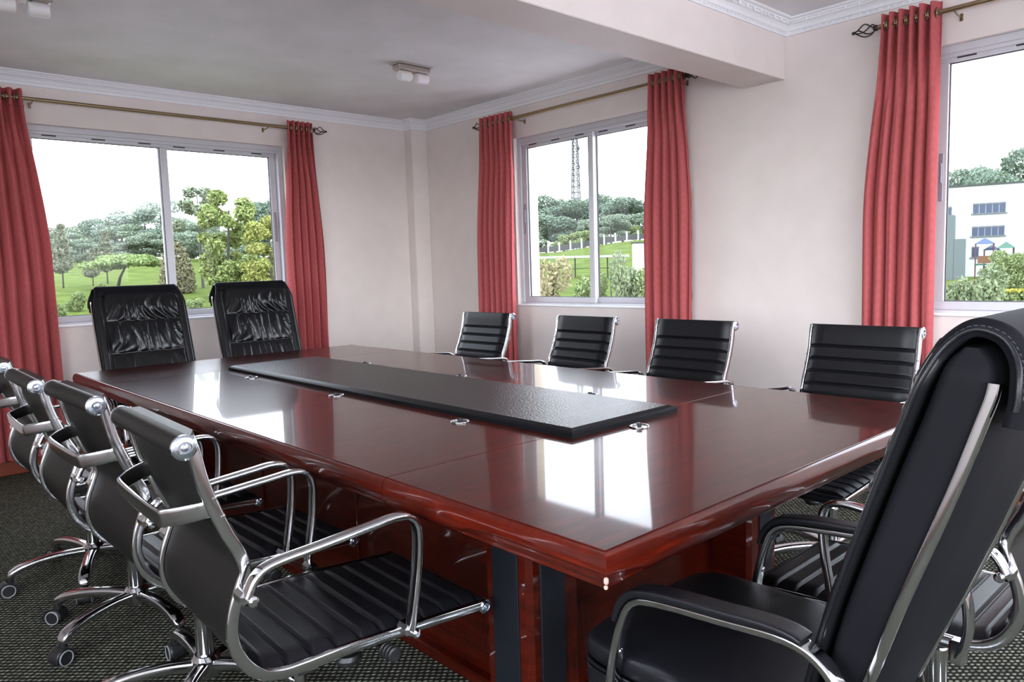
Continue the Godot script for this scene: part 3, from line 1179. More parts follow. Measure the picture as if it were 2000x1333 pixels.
	for s in [-1, 1]:
		var ao := part("arm", am, M.chrome, root, Vector3(0, 0, s * 0.258))
		for e in [Vector3(-0.203, 0.645, 0), Vector3(0.150, 0.458, 0)]:
			var cl := Geo.new()
			cl.box(e + Vector3(0, 0, -s * 0.017), Vector3(0.030, 0.028, 0.050), 0.008)
			part("clamp", cl, M.chrome, ao)
			var bo := Geo.new()
			bo.lathe([Vector2(0.0105, 0.0), Vector2(0.0105, 0.008), Vector2(0.006, 0.011), Vector2(0.001, 0.011)], e + Vector3(0.006, -0.004, s * 0.008), Basis(Vector3(1, 0, 0), s * PI / 2), 12)
			part("bolt", bo, M.chrome, ao)
	# spreader bars and mechanism under the seat
	var ug := Geo.new()
	for x in [-0.07, 0.15]:
		ug.box(Vector3(x, 0.430, 0), Vector3(0.045, 0.012, 0.42), 0.004)
	ug.box(Vector3(0.03, 0.405, 0), Vector3(0.26, 0.045, 0.13), 0.01)
	ug.lathe([Vector2(0.028, 0.33), Vector2(0.033, 0.34), Vector2(0.033, 0.39)], Vector3.ZERO, Basis(), 16)
	part("mechanism", ug, M.black_plastic, root)
	var kn := Geo.new()
	kn.lathe([Vector2(0.010, 0.395), Vector2(0.010, 0.345), Vector2(0.013, 0.344), Vector2(0.013, 0.338), Vector2(0.010, 0.337), Vector2(0.010, 0.330), Vector2(0.030, 0.328), Vector2(0.034, 0.318), Vector2(0.030, 0.306), Vector2(0.004, 0.304)], Vector3(0.115, 0, 0.02), Basis(), 16)
	part("tension_knob", kn, M.black_plastic, root)
	var lv := Geo.new()
	lv.tube([Vector3(0.10, 0.402, 0.05), Vector3(0.13, 0.390, 0.17)], 0.005, 8)
	for k in 4:
		lv.lathe([Vector2(0.013, -0.004), Vector2(0.018, -0.002), Vector2(0.018, 0.002), Vector2(0.013, 0.004)], Vector3(0.131 + k * 0.0022, 0.389 - k * 0.0008, 0.176 + k * 0.0095), Basis(Vector3(1, 0, 0), PI / 2), 14)
	part("lever", lv, M.black_plastic, root)
	var gas := Geo.new()
	gas.lathe([Vector2(0.0140, 0.22), Vector2(0.0140, 0.36)], Vector3.ZERO, Basis(), 16)
	gas.lathe([Vector2(0.0250, 0.130), Vector2(0.0250, 0.268), Vector2(0.0225, 0.272), Vector2(0.014, 0.272)], Vector3.ZERO, Basis(), 20)
	part("gas_lift", gas, M.chrome, root)
	star_base(root, 0.0)
	return root

func set_chair(c: Node3D, lift: float, legs: float) -> void:
	for k in c.get_children():
		if k.name == "star_base":
			k.rotation.y = legs - c.rotation.y
		elif k.name != "gas_lift":
			k.position.y += lift

# ---------------------------------------------------------------- tall leather executive chair, facing local +x
func executive_chair(tall: float) -> Node3D:
	var root := thing("executive_chair", "", "chair", Vector3.ZERO, 0.0, "tall black leather executive chairs")
	var front := [Vector2(-0.165, 0.455), Vector2(-0.190, 0.53), Vector2(-0.232, 0.67), Vector2(-0.286, 0.85), Vector2(-0.342, 1.03), Vector2(-0.368, 1.11), Vector2(-0.393, 1.165), Vector2(-0.432, 1.197), Vector2(-0.474, 1.186), Vector2(-0.499, 1.145), Vector2(-0.503, 1.095), Vector2(-0.496, 1.050)]
	for i in front.size():
		front[i].y = 0.7 + (front[i].y - 0.7) * (tall if front[i].y > 0.7 else 1.0)
	var fine: Array = even(smooth(front, 10), 200)
	var nz := noise(91, 1.0, 1)
	var rows := []
	var seams := [0.825, 1.005]
	var lens := [0.0]
	for i in range(1, fine.size()):
		lens.append(lens[-1] + fine[i].distance_to(fine[i - 1]))
	# length along the path at each seam (front run only)
	var cuts := [0.0]
	for h in seams:
		for i in fine.size():
			if fine[i].y >= h:
				cuts.append(lens[i])
				break
	cuts.append(lens[150])
	for i in fine.size():
		var p: Vector2 = fine[i]
		var t: Vector2 = (fine[mini(i + 2, fine.size() - 1)] - fine[maxi(i - 2, 0)]).normalized()
		var nn := Vector2(t.y, -t.x)
		var f: float = lens[i]
		var half := lerpf(0.222, 0.256, smoothstep(0.46, 0.75, p.y))
		if p.y > 0.7 + 0.4 * tall:
			half -= 0.020 * smoothstep(0.7 + 0.4 * tall, 0.7 + 0.485 * tall, p.y)
		var seg := -1
		for k in 3:
			if f >= cuts[k] and f < cuts[k + 1]:
				seg = k
		var tt := 0.0
		var puff := 0.0
		if seg >= 0:
			tt = (f - cuts[seg]) / (cuts[seg + 1] - cuts[seg])
			puff = pow(maxf(0.0, sin(PI * tt)), 0.45)
			if seg == 2 and tt > 0.5:
				puff = 1.0
			if seg == 0 and tt < 0.5:
				puff = 1.0
		else:
			puff = 1.0
		var ring := PackedVector3Array()
		var m := 96
		var thick := 0.020
		for j in m + 1:
			var u := -1.0 + 2.0 * j / m
			var w := u * half
			var ed := maxf(0.0, (absf(w) - (half - 0.018)) / 0.018)
			var drop := thick * (1.0 - sqrt(maxf(0.0, 1.0 - ed * ed)))
			var disp := 0.0
			if seg >= 0:
				# border flange down both sides, creased against the middle
				var inb := smoothstep(half - 0.042, half - 0.062, absf(w))
				var crease := exp(-pow((absf(w) - (half - 0.046)) / 0.005, 2.0))
				disp -= 0.009 * crease
				disp += 0.013 * puff * inb
				# gathers: ridges fanning out of the seams
				var fan := w * (1.0 + 0.5 * (tt - 0.5)) * 25.0 + seg * 31.0
				var lean := nz.get_noise_2d(w * 4.0 + seg * 9.0, tt * 0.7) * 1.1
				var rid := nz.get_noise_2d(fan + lean, tt * 0.22 + seg * 4.0) * 1.7
				var rid2 := nz.get_noise_2d(fan * 1.9 + 40.0 - lean, tt * 0.5 + seg * 4.0)
				var ridge := pow(maxf(0.0, 1.0 - absf(rid) * 3.2), 1.5)
				var env := clampf(1.0 - 0.55 * sin(PI * tt), 0.25, 1.0)
				if seg == 2:
					env = clampf(1.05 - tt * 1.15, 0.0, 1.0) + 0.25 * exp(-pow((tt - 0.15) / 0.2, 2.0))
					env *= 1.0 - smoothstep(0.75, 0.98, tt)
				if seg == 0:
					env *= 0.45
				disp -= 0.0050 * ridge * env * inb * puff
				disp += (0.0105 * rid + 0.003 * rid2) * env * inb * puff
				var dips := 0.008 * exp(-pow((absf(w) - 0.13) / 0.012, 2.0)) * (0.3 + 0.7 * env) * inb
				if seg < 2:
					disp -= dips * puff
			else:
				disp += 0.004 * (1.0 - ed)
			var off := disp * (1.0 - ed) - drop
			ring.append(Vector3(p.x + nn.x * off, p.y + nn.y * off, w))
		for u in [0.9, 0.0, -0.9]:
			ring.append(Vector3(p.x - nn.x * thick, p.y - nn.y * thick, u * half))
		rows.append(ring)
	var g := Geo.new()
	# the cover is sewn across just before the top: wrinkled front, plain grained flap over the top and down the rear
	var peak := 0
	for i in fine.size():
		if fine[i].y > fine[peak].y:
			peak = i
	peak -= 16
	g.grid(rows.slice(0, peak + 1), false, true, true)
	part("back_cushion", g, M.soft_leather, root)
	g = Geo.new()
	g.grid(rows.slice(peak), false, true, true)
	part("head_flap", g, M.grained_leather, root)
	# stitched welt along both edges of the cushion
	for s in [-1, 1]:
		var sg := Geo.new()
		var pts := []
		for i in range(6, 196, 2):
			var p: Vector2 = fine[i]
			var t: Vector2 = (fine[i + 2] - fine[i - 2]).normalized()
			var nn := Vector2(t.y, -t.x)
			var half := lerpf(0.222, 0.256, smoothstep(0.46, 0.75, p.y))
			if p.y > 0.7 + 0.4 * tall:
				half -= 0.020 * smoothstep(0.7 + 0.4 * tall, 0.7 + 0.485 * tall, p.y)
			pts.append(Vector3(p.x - nn.x * 0.010, p.y - nn.y * 0.010, s * (half - 0.001)))
		sg.tube(pts, 0.0045, 6)
		part("welt", sg, M.black_leather, root)
	# two rows of stitches along each edge
	for s in [-1, 1]:
		var sg := Geo.new()
		for i in range(8, 192, 2):
			var p: Vector2 = fine[i]
			var t: Vector2 = (fine[i + 2] - fine[i - 2]).normalized()
			var nn := Vector2(t.y, -t.x)
			var half := lerpf(0.222, 0.256, smoothstep(0.46, 0.75, p.y))
			if p.y > 0.7 + 0.4 * tall:
				half -= 0.020 * smoothstep(0.7 + 0.4 * tall, 0.7 + 0.485 * tall, p.y)
			var b := Basis(Vector3(t.x, t.y, 0), Vector3(nn.x, nn.y, 0), Vector3(0, 0, 1))
			for e in [[0.0135, -0.0055], [0.0045, -0.0115]]:
				sg.box(Vector3(p.x + nn.x * e[1], p.y + nn.y * e[1], s * (half - e[0] * 0.45)), Vector3(0.0055, 0.0016, 0.0016), 0.0, b)
		part("stitching", sg, M.stitch, root).set_meta("kind", "stuff")
	# back body behind the cushion: side gussets and rear shell
	var rear := [Vector2(-0.235, 0.41), Vector2(-0.270, 0.50), Vector2(-0.318, 0.62), Vector2(-0.372, 0.78), Vector2(-0.424, 0.94), Vector2(-0.456, 1.05), Vector2(-0.470, 1.105), Vector2(-0.466, 1.138), Vector2(-0.446, 1.160)]
	var inner := [Vector2(-0.172, 0.41), Vector2(-0.202, 0.50), Vector2(-0.236, 0.62), Vector2(-0.284, 0.78), Vector2(-0.332, 0.94), Vector2(-0.368, 1.05), Vector2(-0.385, 1.105), Vector2(-0.398, 1.138), Vector2(-0.420, 1.160)]
	for i in rear.size():
		for q in [rear, inner]:
			q[i].y = 0.7 + (q[i].y - 0.7) * (tall if q[i].y > 0.7 else 1.0)
	var ra: Array = smooth(rear, 5)
	var ia: Array = smooth(inner, 5)
	var brows := []
	for i in ra.size():
		var a: Vector2 = ia[i]
		var b: Vector2 = ra[i]
		var half := lerpf(0.205, 0.247, smoothstep(0.46, 0.75, b.y)) - 0.016 * smoothstep(1.08, 1.14, b.y)
		var c := (a + b) * 0.5
		var e := (a - b) * 0.5
		var r := PackedVector3Array()
		for q in slab(1.0, 1.0, 0.33, 44):
			# rear bulges slightly in the middle
			var bul: float = -0.012 * (1.0 - q.y * q.y) if q.x < 0.0 else 0.0
			r.append(Vector3(c.x + e.x * q.x + bul, c.y + e.y * q.x, q.y * half))
		brows.append(r)
	g = Geo.new()
	g.grid(brows, false, true, true)
	part("back_shell", g, M.grained_leather, root)
	# chrome side strips
	for s in [-1, 1]:
		var cg := Geo.new()
		var pts := []
		for i in range(0, ra.size() - 9):
			var half := lerpf(0.205, 0.247, smoothstep(0.46, 0.75, ra[i].y))
			pts.append(Vector3(ra[i].x + 0.006, ra[i].y, s * (half - 0.002)))
		cg.sweep(pts, slab(0.0085, 0.008, 0.6, 12), Vector3(0, 0, 1))
		part("chrome_strip", cg, M.chrome, root)
	# seat: upper cushion on a deeper box, both piped
	g = Geo.new()
	g.pillow(Vector3(0.035, 0.452, 0), Vector3(0.262, 0.040, 0.252), 0.55, 0.28, 56, 18)
	part("seat", g, M.black_leather, root)
	g = Geo.new()
	g.pillow(Vector3(0.030, 0.392, 0), Vector3(0.262, 0.042, 0.256), 0.4, 0.26, 56, 16)
	part("seat_box", g, M.black_leather, root)
	g = Geo.new()
	for y in [0.428, 0.416]:
		var pts := []
		for k in 64:
			var th := TAU * k / 64
			pts.append(Vector3(0.033 + 0.258 * signf(cos(th)) * pow(absf(cos(th)), 0.27), y, 0.252 * signf(sin(th)) * pow(absf(sin(th)), 0.27)))
		g.tube(pts, 0.0045, 6, true)
	part("piping", g, M.soft_leather, root)
	# arms
	var ap := smooth([Vector3(0.172, 0.385, 0), Vector3(0.158, 0.48, 0), Vector3(0.135, 0.565, 0), Vector3(0.108, 0.612, 0), Vector3(0.055, 0.630, 0), Vector3(-0.08, 0.642, 0), Vector3(-0.20, 0.650, 0), Vector3(-0.258, 0.628, 0), Vector3(-0.292, 0.575, 0), Vector3(-0.300, 0.50, 0), Vector3(-0.285, 0.44, 0)], 6)
	var ag := Geo.new()
	ag.sweep(ap, slab(0.0085, 0.0175, 0.55, 16), Vector3(0, 0, 1))
	ag.box(Vector3(0.172, 0.392, 0), Vector3(0.05, 0.03, 0.03), 0.005)
	ag.box(Vector3(-0.283, 0.45, 0), Vector3(0.03, 0.05, 0.03), 0.005)
	var am := ag.mesh()
	var pp := []
	for q in ap:
		if q.y > 0.555 and q.x > -0.225:
			pp.append(q)
	var pg := Geo.new()
	var prow := []
	for i in pp.size():
		var t: Vector3 = (pp[mini(i + 1, pp.size() - 1)] - pp[maxi(i - 1, 0)]).normalized()
		var nn := Vector3(0, 0, 1).cross(t)
		if nn.y < 0.0 and absf(t.x) > 0.5:
			nn = -nn
		if absf(t.x) <= 0.5:
			nn = Vector3(absf(nn.x), absf(nn.y), 0)
		var f := float(i) / (pp.size() - 1)
		var th := 0.0085 * pow(maxf(0.0, sin(PI * clampf(f * 0.94 + 0.03, 0, 1))), 0.25)
		var r := PackedVector3Array()
		for q in slab(th, 0.0225, 0.4, 18):
			r.append(pp[i] + nn * (0.0080 + th + q.x) + Vector3(0, 0, q.y))
		prow.append(r)
	pg.grid(prow, false, true, true)
	var pgm := pg.mesh()
	for s in [-1, 1]:
		var ao := part("arm", am, M.chrome, root, Vector3(0, 0, s * 0.272))
		part("arm_pad", pgm, M.black_leather, ao)
		var sc := Geo.new()
		for q in [Vector3(0.152, 0.50, 0), Vector3(0.140, 0.555, 0)]:
			sc.pillow(q - Vector3(0.006, 0, 0), Vector3(0.005, 0.007, 0.007), 1, 1, 10, 6)
		part("rivet", sc, M.chrome, ao)
	# mechanism, lift and base
	var ug := Geo.new()
	ug.box(Vector3(0.02, 0.345, 0), Vector3(0.30, 0.045, 0.20), 0.01)
	ug.box(Vector3(0.0, 0.372, 0), Vector3(0.36, 0.012, 0.54), 0.004)
	ug.box(Vector3(-0.215, 0.385, 0), Vector3(0.14, 0.02, 0.20), 0.005)
	part("mechanism", ug, M.black_plastic, root)
	var gas := Geo.new()
	gas.lathe([Vector2(0.0140, 0.20), Vector2(0.0140, 0.34)], Vector3.ZERO, Basis(), 16)
	gas.lathe([Vector2(0.0250, 0.130), Vector2(0.0250, 0.250), Vector2(0.014, 0.255)], Vector3.ZERO, Basis(), 20)
	part("gas_lift", gas, M.chrome, root)
	star_base(root, 0.0)
	return root

func build_chairs() -> void:
	var proto := ribbed_chair()
	# [x, z, turn, lift, legs (world angle of one leg, degrees), label]
	var D := PI / 180.0
	var list := [
		[-3.440, 4.175, -2.0, 0.0, 10.0, "black ribbed chair with its whole seat in view beside the table's chipped corner"],
		[-3.450, 3.575, 0.5, 0.008, 88.0, "black ribbed chair on the windowless side, second from the table's chipped corner"],
		[-3.445, 2.890, -1.0, -0.014, -81.0, "black ribbed chair on the windowless side, third from the table's chipped corner"],
		[-3.440, 2.270, 0.0, -0.004, 178.0, "black ribbed chair on the windowless side, beside the tall leather chairs"],
		[-1.352, 2.150, 182.0, 0.004, 20.0, "black ribbed chair in front of the curtain next to the room corner"],
		[-1.270, 2.905, 179.0, -0.004, 40.0, "black ribbed chair against the wall below the mast window"],
		[-1.310, 3.660, 180.0, 0.0, 55.0, "black ribbed chair in front of the curtain under the beam end"],
		[-1.335, 4.490, 180.0, 0.004, 70.0, "black ribbed chair before the curtain with the visible brass eyelet"],
		[-2.200, 5.150, 90.0, -0.052, 25.0, "black ribbed chair at the table end, half hidden behind a tall leather chair"]]
	for i in list.size():
		var e: Array = list[i]
		var c: Node3D = proto if i == 0 else copy(proto, "ribbed_chair", e[5], Vector3.ZERO, 0.0)
		c.set_meta("label", e[5])
		c.position = Vector3(e[0], 0, e[1])
		c.rotation.y = e[2] * D
		e.append(c)
	for e in list:
		set_chair(e[6], e[3], e[4] * D)
	var near_chair := executive_chair(0.925)
	var far_chair := executive_chair(1.025)
	var lab := ["large black leather executive chair with padded chrome arms at the table's chipped corner end", "tall black leather chair under the window, next to the ribbed chairs of the windowless side", "tall black leather chair under the window, next to the narrow red curtain"]
	var at := [[-2.835, 5.020, 90.0, 15.0], [-2.800, 1.345, -90.0, 40.0], [-2.110, 1.345, -92.5, 10.0]]
	for i in 3:
		var c: Node3D = near_chair if i == 0 else far_chair if i == 1 else copy(far_chair, "executive_chair", lab[i], Vector3.ZERO, 0.0)
		c.set_meta("label", lab[i])
		c.position = Vector3(at[i][0], 0, at[i][1])
		c.rotation.y = at[i][2] * D
		set_chair(c, 0.0, at[i][3] * D)

# ---------------------------------------------------------------- outside
const EYE := Vector2(-4.187, 5.770)

func terrain(x: float, z: float) -> float:
	var dx := x - EYE.x
	var dz := z - EYE.y
	var r := sqrt(dx * dx + dz * dz)
	var a := rad_to_deg(atan2(dx, -dz))
	var base := -0.6
	if a > 0.0:
		base -= 0.9 * smoothstep(30.0, 60.0, a)
	var f := (1.0 - smoothstep(57.0, 68.0, a)) * smoothstep(-40.0, -5.0, a)
	var bump := 1.4 * smoothstep(44.0, 53.0, a) * (1.0 - smoothstep(57.0, 67.0, a)) * smoothstep(48.0, 75.0, r)
	return base + f * (1.5 * smoothstep(22.0, 45.0, r) + 2.2 * smoothstep(45.0, 80.0, r) + 1.0 * smoothstep(80.0, 140.0, r)) + bump

func leaf_mat(called: String) -> void:
	var m := mat(called, Color.WHITE, 0.75)
	m.vertex_color_use_as_albedo = true
	m.metallic_specular = 0.25
	m.cull_mode = BaseMaterial3D.CULL_DISABLED
	m.backlight_enabled = true
	m.backlight = lin(0.25, 0.25, 0.2)

# blobs: [centre, radii, share]; single leaves all through the outer half of each blob
func crown(blobs: Array, count: int, size: float, c0: Color, c1: Color, sd: int) -> ArrayMesh:
	var r := RandomNumberGenerator.new()
	r.seed = sd
	var g := Geo.new()
	var total := 0.0
	for b in blobs:
		total += b[2]
	for b in blobs:
		for k in int(count * b[2] / total):
			var d := Vector3(r.randfn(), r.randfn(), r.randfn()).normalized()
			var rad := lerpf(0.45, 1.0, pow(r.randf(), 0.5))
			var p: Vector3 = b[0] + d * rad * b[1]
			var ax := (Vector3(r.randfn(), r.randfn(), r.randfn()).normalized() + d * 0.6).normalized()
			var t := ax.cross(Vector3(r.randfn(), r.randfn(), r.randfn())).normalized() * size * r.randf_range(0.6, 1.3)
			var w := ax.cross(t.normalized()) * size * r.randf_range(0.3, 0.6)
			var before := g.v.size()
			g.flat_quad(p - t, p + w, p + t, p - w, ax)
			var c := c0.lerp(c1, r.randf())
			for q in g.v.size() - before:
				g.col.append(c)
	return g.mesh()

func trunk(pts: Array, r0: float, r1: float) -> Geo:
	var g := Geo.new()
	var rows := []
	for i in pts.size():
		var f := float(i) / (pts.size() - 1)
		var row := PackedVector3Array()
		for j in 7:
			row.append(pts[i] + Vector3(cos(TAU * j / 7), 0, sin(TAU * j / 7)) * lerpf(r0, r1, f))
		rows.append(row)
	g.grid(rows, false, true, true)
	return g

func build_outside() -> void:
	leaf_mat("leaves")
	mat("bark", lin(0.0270, 0.0210, 0.0156), 0.9)
	mat("bark_pale", lin(0.0550, 0.0500, 0.0425), 0.9)
	var gm := mat("grass", Color.WHITE, 0.95)
	gm.albedo_texture = noise_tex(71, 0.02, lin(0.042, 0.060, 0.012), lin(0.095, 0.120, 0.026), 512, 6)
	gm.metallic_specular = 0.1
	tri(gm, Vector3.ONE * 0.06)
	mat("paving", lin(0.44, 0.39, 0.375), 0.9)
	mat("outside_white", lin(0.36, 0.365, 0.365), 0.8)
	mat("outside_pale", lin(0.0875, 0.1050, 0.1015), 0.8)
	mat("road_pale", lin(0.0770, 0.0700, 0.0595), 0.9)
	mat("window_blue", lin(0.0096, 0.0240, 0.0600), 0.25)
	mat("window_frame", lin(0.0960, 0.1020, 0.1080), 0.6)
	mat("concrete", lin(0.0425, 0.0425, 0.0400), 0.9)
	mat("post_dark", lin(0.02, 0.02, 0.02), 0.7)
	mat("play_blue", lin(0.0048, 0.0210, 0.0660), 0.5)
	mat("play_green", lin(0.0048, 0.0510, 0.0210), 0.5)
	mat("play_orange", lin(0.0960, 0.0360, 0.0048), 0.5)
	mat("play_red", lin(0.0600, 0.0072, 0.0120), 0.5)
	mat("turquoise", lin(0.0120, 0.0720, 0.0780), 0.6)
	mat("mast_grey", lin(0.060, 0.062, 0.066), 0.6)
	# ground
	var rows := []
	var radii := [2.0, 6.0, 12.0, 16.0, 20.0, 24.0, 28.0, 32.0, 36.0, 40.0, 44.0, 48.0, 52.0, 56.0, 60.0, 64.0, 68.0, 72.0, 76.0, 80.0, 90.0, 100.0, 120.0, 140.0, 180.0, 260.0, 500.0]
	for r in radii:
		var row := PackedVector3Array()
		for k in 180:
			var a := TAU * k / 180.0
			var x: float = EYE.x + sin(a) * r
			var z: float = EYE.y - cos(a) * r
			row.append(Vector3(x, terrain(x, z), z))
		rows.append(row)
	var g := Geo.new()
	g.grid(rows, false, true, false, Vector3.UP)
	struct("ground", g, M.grass)
	g = Geo.new()
	g.box(Vector3(-10.0, -0.62, 28.0), Vector3(60.0, 0.12, 39.0))
	g.box(Vector3(-26.0, -0.62, 2.0), Vector3(39.0, 0.12, 13.0))
	g.box(Vector3(3.75, -0.62, -9.0), Vector3(20.5, 0.12, 9.0))
	g.box(Vector3(7.0, -0.62, 2.0), Vector3(14.0, 0.12, 13.0))
	struct("added_forecourt", g, M.paving)  # unseen paving, added to bounce daylight up onto the ceiling
	g = Geo.new()
	g.box(Vector3(XL * 0.5, -0.62, ZN * 0.5), Vector3(-XL + 0.4, 0.84, ZN + 0.4))
	struct("foundation", g, M.paving)

	# plant kinds, one metre tall; [crown mesh, trunk, bark]
	var K := {}
	var bl := []
	for i in 7:
		var f := i / 6.0
		bl.append([Vector3(rng.randf_range(-0.03, 0.03), 0.36 + 0.6 * f, rng.randf_range(-0.03, 0.03)), Vector3(1, 0.7, 1) * lerpf(0.17, 0.05, f), lerpf(1.2, 0.4, f)])
	K["young"] = [crown(bl, 2754, 0.035, lin(0.0147, 0.0189, 0.0084), lin(0.0263, 0.0263, 0.0136), 1), trunk([Vector3.ZERO, Vector3(0.01, 0.4, 0), Vector3(0, 0.95, 0)], 0.014, 0.004), M.bark]
	bl = []
	for i in 12:
		var a := TAU * i / 12.0
		var q := rng.randf_range(0.2, 0.9)
		bl.append([Vector3(cos(a) * q, 0.86 - 0.3 * q * q, sin(a) * q), Vector3(0.36, 0.11, 0.36), 1.0])
	K["acacia"] = [crown(bl, 7344, 0.052, lin(0.0236, 0.0410, 0.0074), lin(0.0394, 0.0604, 0.0115), 2), trunk([Vector3(0.35, 0, 0), Vector3(0.25, 0.3, 0), Vector3(0.05, 0.6, 0), Vector3(-0.1, 0.85, 0)], 0.05, 0.02), M.bark]
	for e in [["belt", lin(0.0220, 0.0346, 0.0179), lin(0.0394, 0.0525, 0.0289), 3], ["dark", lin(0.0105, 0.0179, 0.0105), lin(0.0236, 0.0346, 0.0200), 4], ["pale", lin(0.0367, 0.0525, 0.0367), lin(0.0630, 0.0788, 0.0551), 5]]:  # the pale kind has distance haze mixed into its leaf colours
		bl = []
		for i in 13:
			var a := rng.randf() * TAU
			var h := rng.randf_range(0.12 if e[0] == "belt" else 0.3, 0.88)
			var q := 0.27 * sqrt(maxf(0.05, 1.0 - pow((h - 0.5) / 0.5, 2.0)))
			var s := rng.randf_range(0.10, 0.17)
			bl.append([Vector3(cos(a) * q, h, sin(a) * q), Vector3(s * 1.25, s * 0.8, s * 1.25), s * s])
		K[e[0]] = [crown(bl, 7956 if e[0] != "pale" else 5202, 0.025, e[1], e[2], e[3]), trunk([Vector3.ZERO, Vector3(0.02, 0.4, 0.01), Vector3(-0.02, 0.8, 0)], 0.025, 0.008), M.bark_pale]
	bl = []
	for i in 8:
		var f := i / 7.0
		bl.append([Vector3(0, 0.10 + 0.8 * f, 0), Vector3(1, 0.5, 1) * 0.31 * sqrt(1.0 - pow(f * 0.95, 2.0)), 1.2 - f])
	K["brown"] = [crown(bl, 7956, 0.030, lin(0.0189, 0.0189, 0.0074), lin(0.0367, 0.0289, 0.0115), 6), trunk([Vector3.ZERO, Vector3(0, 0.5, 0), Vector3(0, 0.9, 0)], 0.03, 0.01), M.bark]
	bl = []
	for i in 16:
		var a := rng.randf() * TAU
		var h := rng.randf_range(0.45, 0.97)
		var q := 0.17 * (1.15 - h) / 0.6
		bl.append([Vector3(cos(a) * q, h, sin(a) * q), Vector3.ONE * 0.055, 1.0])
	K["sparse"] = [crown(bl, 2754, 0.021, lin(0.0263, 0.0358, 0.0158), lin(0.0446, 0.0525, 0.0263), 7), trunk([Vector3.ZERO, Vector3(0.01, 0.4, 0), Vector3(-0.01, 0.7, 0), Vector3(0, 0.98, 0)], 0.012, 0.003), M.bark_pale]
	for e in [["dense", lin(0.0189, 0.0315, 0.0052), lin(0.0525, 0.0656, 0.0105), 8, 0.18], ["yellow", lin(0.0315, 0.0394, 0.0052), lin(0.0788, 0.0788, 0.0095), 9, 0.24]]:
		bl = []
		for i in 46:
			var a := rng.randf() * TAU
			var h := rng.randf_range(0.12, 0.93)
			var q: float = e[4] * sqrt(maxf(0.03, 1.0 - pow((h - 0.48) / 0.52, 2.0)))
			var s := rng.randf_range(0.05, 0.08)
			bl.append([Vector3(cos(a) * q, h, sin(a) * q), Vector3(s, s * 0.9, s), s])
		K[e[0]] = [crown(bl, 11016, 0.021, e[1], e[2], e[3]), trunk([Vector3.ZERO, Vector3(0.02, 0.35, 0), Vector3(-0.01, 0.8, 0)], 0.018, 0.006), M.bark_pale]
	for e in [["bush", lin(0.0179, 0.0294, 0.0069), lin(0.0420, 0.0551, 0.0126), 10], ["redshrub", lin(0.0315, 0.0252, 0.0095), lin(0.0577, 0.0446, 0.0147), 11], ["small", lin(0.0147, 0.0236, 0.0084), lin(0.0367, 0.0446, 0.0158), 12]]:
		bl = []
		for i in 10:
			var a := rng.randf() * TAU
			var q := rng.randf_range(0.0, 0.36) * (0.75 if e[0] == "redshrub" else 1.0)
			var h := rng.randf_range(0.2, 0.8)
			bl.append([Vector3(cos(a) * q, h, sin(a) * q), Vector3(0.2, 0.2, 0.2), 1.0])
		K[e[0]] = [crown(bl, 4590 if e[0] != "redshrub" else 3366, 0.037, e[1], e[2], e[3]), trunk([Vector3.ZERO, Vector3(0.02, 0.4, 0.02), Vector3(0, 0.75, 0)], 0.02, 0.008), M.bark]
	# name, category, and a label for each side: meadow, lawn and mast, school
	var labels := {
		"young": ["young_tree", "tree", "young dark tree with a thin trunk standing alone in the meadow"],
		"acacia": ["umbrella_tree", "tree", "flat-topped umbrella tree in the meadow"],
		"belt": ["belt_tree", "tree", "soft green tree in the wooded belt beyond the meadow", "soft green tree behind the concrete boundary fence"],
		"dark": ["broad_tree", "tree", "dark bluish tree standing out of the wooded belt beyond the meadow", "dark broad tree on the rise around the radio mast", "dark green tree rising behind the white school roof"],
		"pale": ["haze_tinted_tree", "tree", "feathery tree with distance haze put into its grey-green leaf colour, above the meadow's wooded belt"],
		"brown": ["conical_tree", "tree", "brownish conical tree behind the middle bar of the meadow window"],
		"sparse": ["slender_tree", "tree", "slender tree with sparse leaf tufts, taller than its neighbours"],
		"dense": ["leafy_tree", "tree", "dense olive green tree with many leaf clusters beside the slender tree"],
		"yellow": ["yellowish_tree", "tree", "yellow-green leafy tree seen beside the narrow red curtain"],
		"bush": ["bush", "bush", "low rounded bush in the meadow grass", "green bush on the lawn side outside the mast window", "green bush on the school side, between road and white building"],
		"redshrub": ["russet_shrub", "shrub", "", "russet loose shrub close outside the mast window"],
		"small": ["small_tree", "tree", "", "small leafy tree in front of the plain white outbuilding", "small leafy tree in front of the pale road and hedge"]}
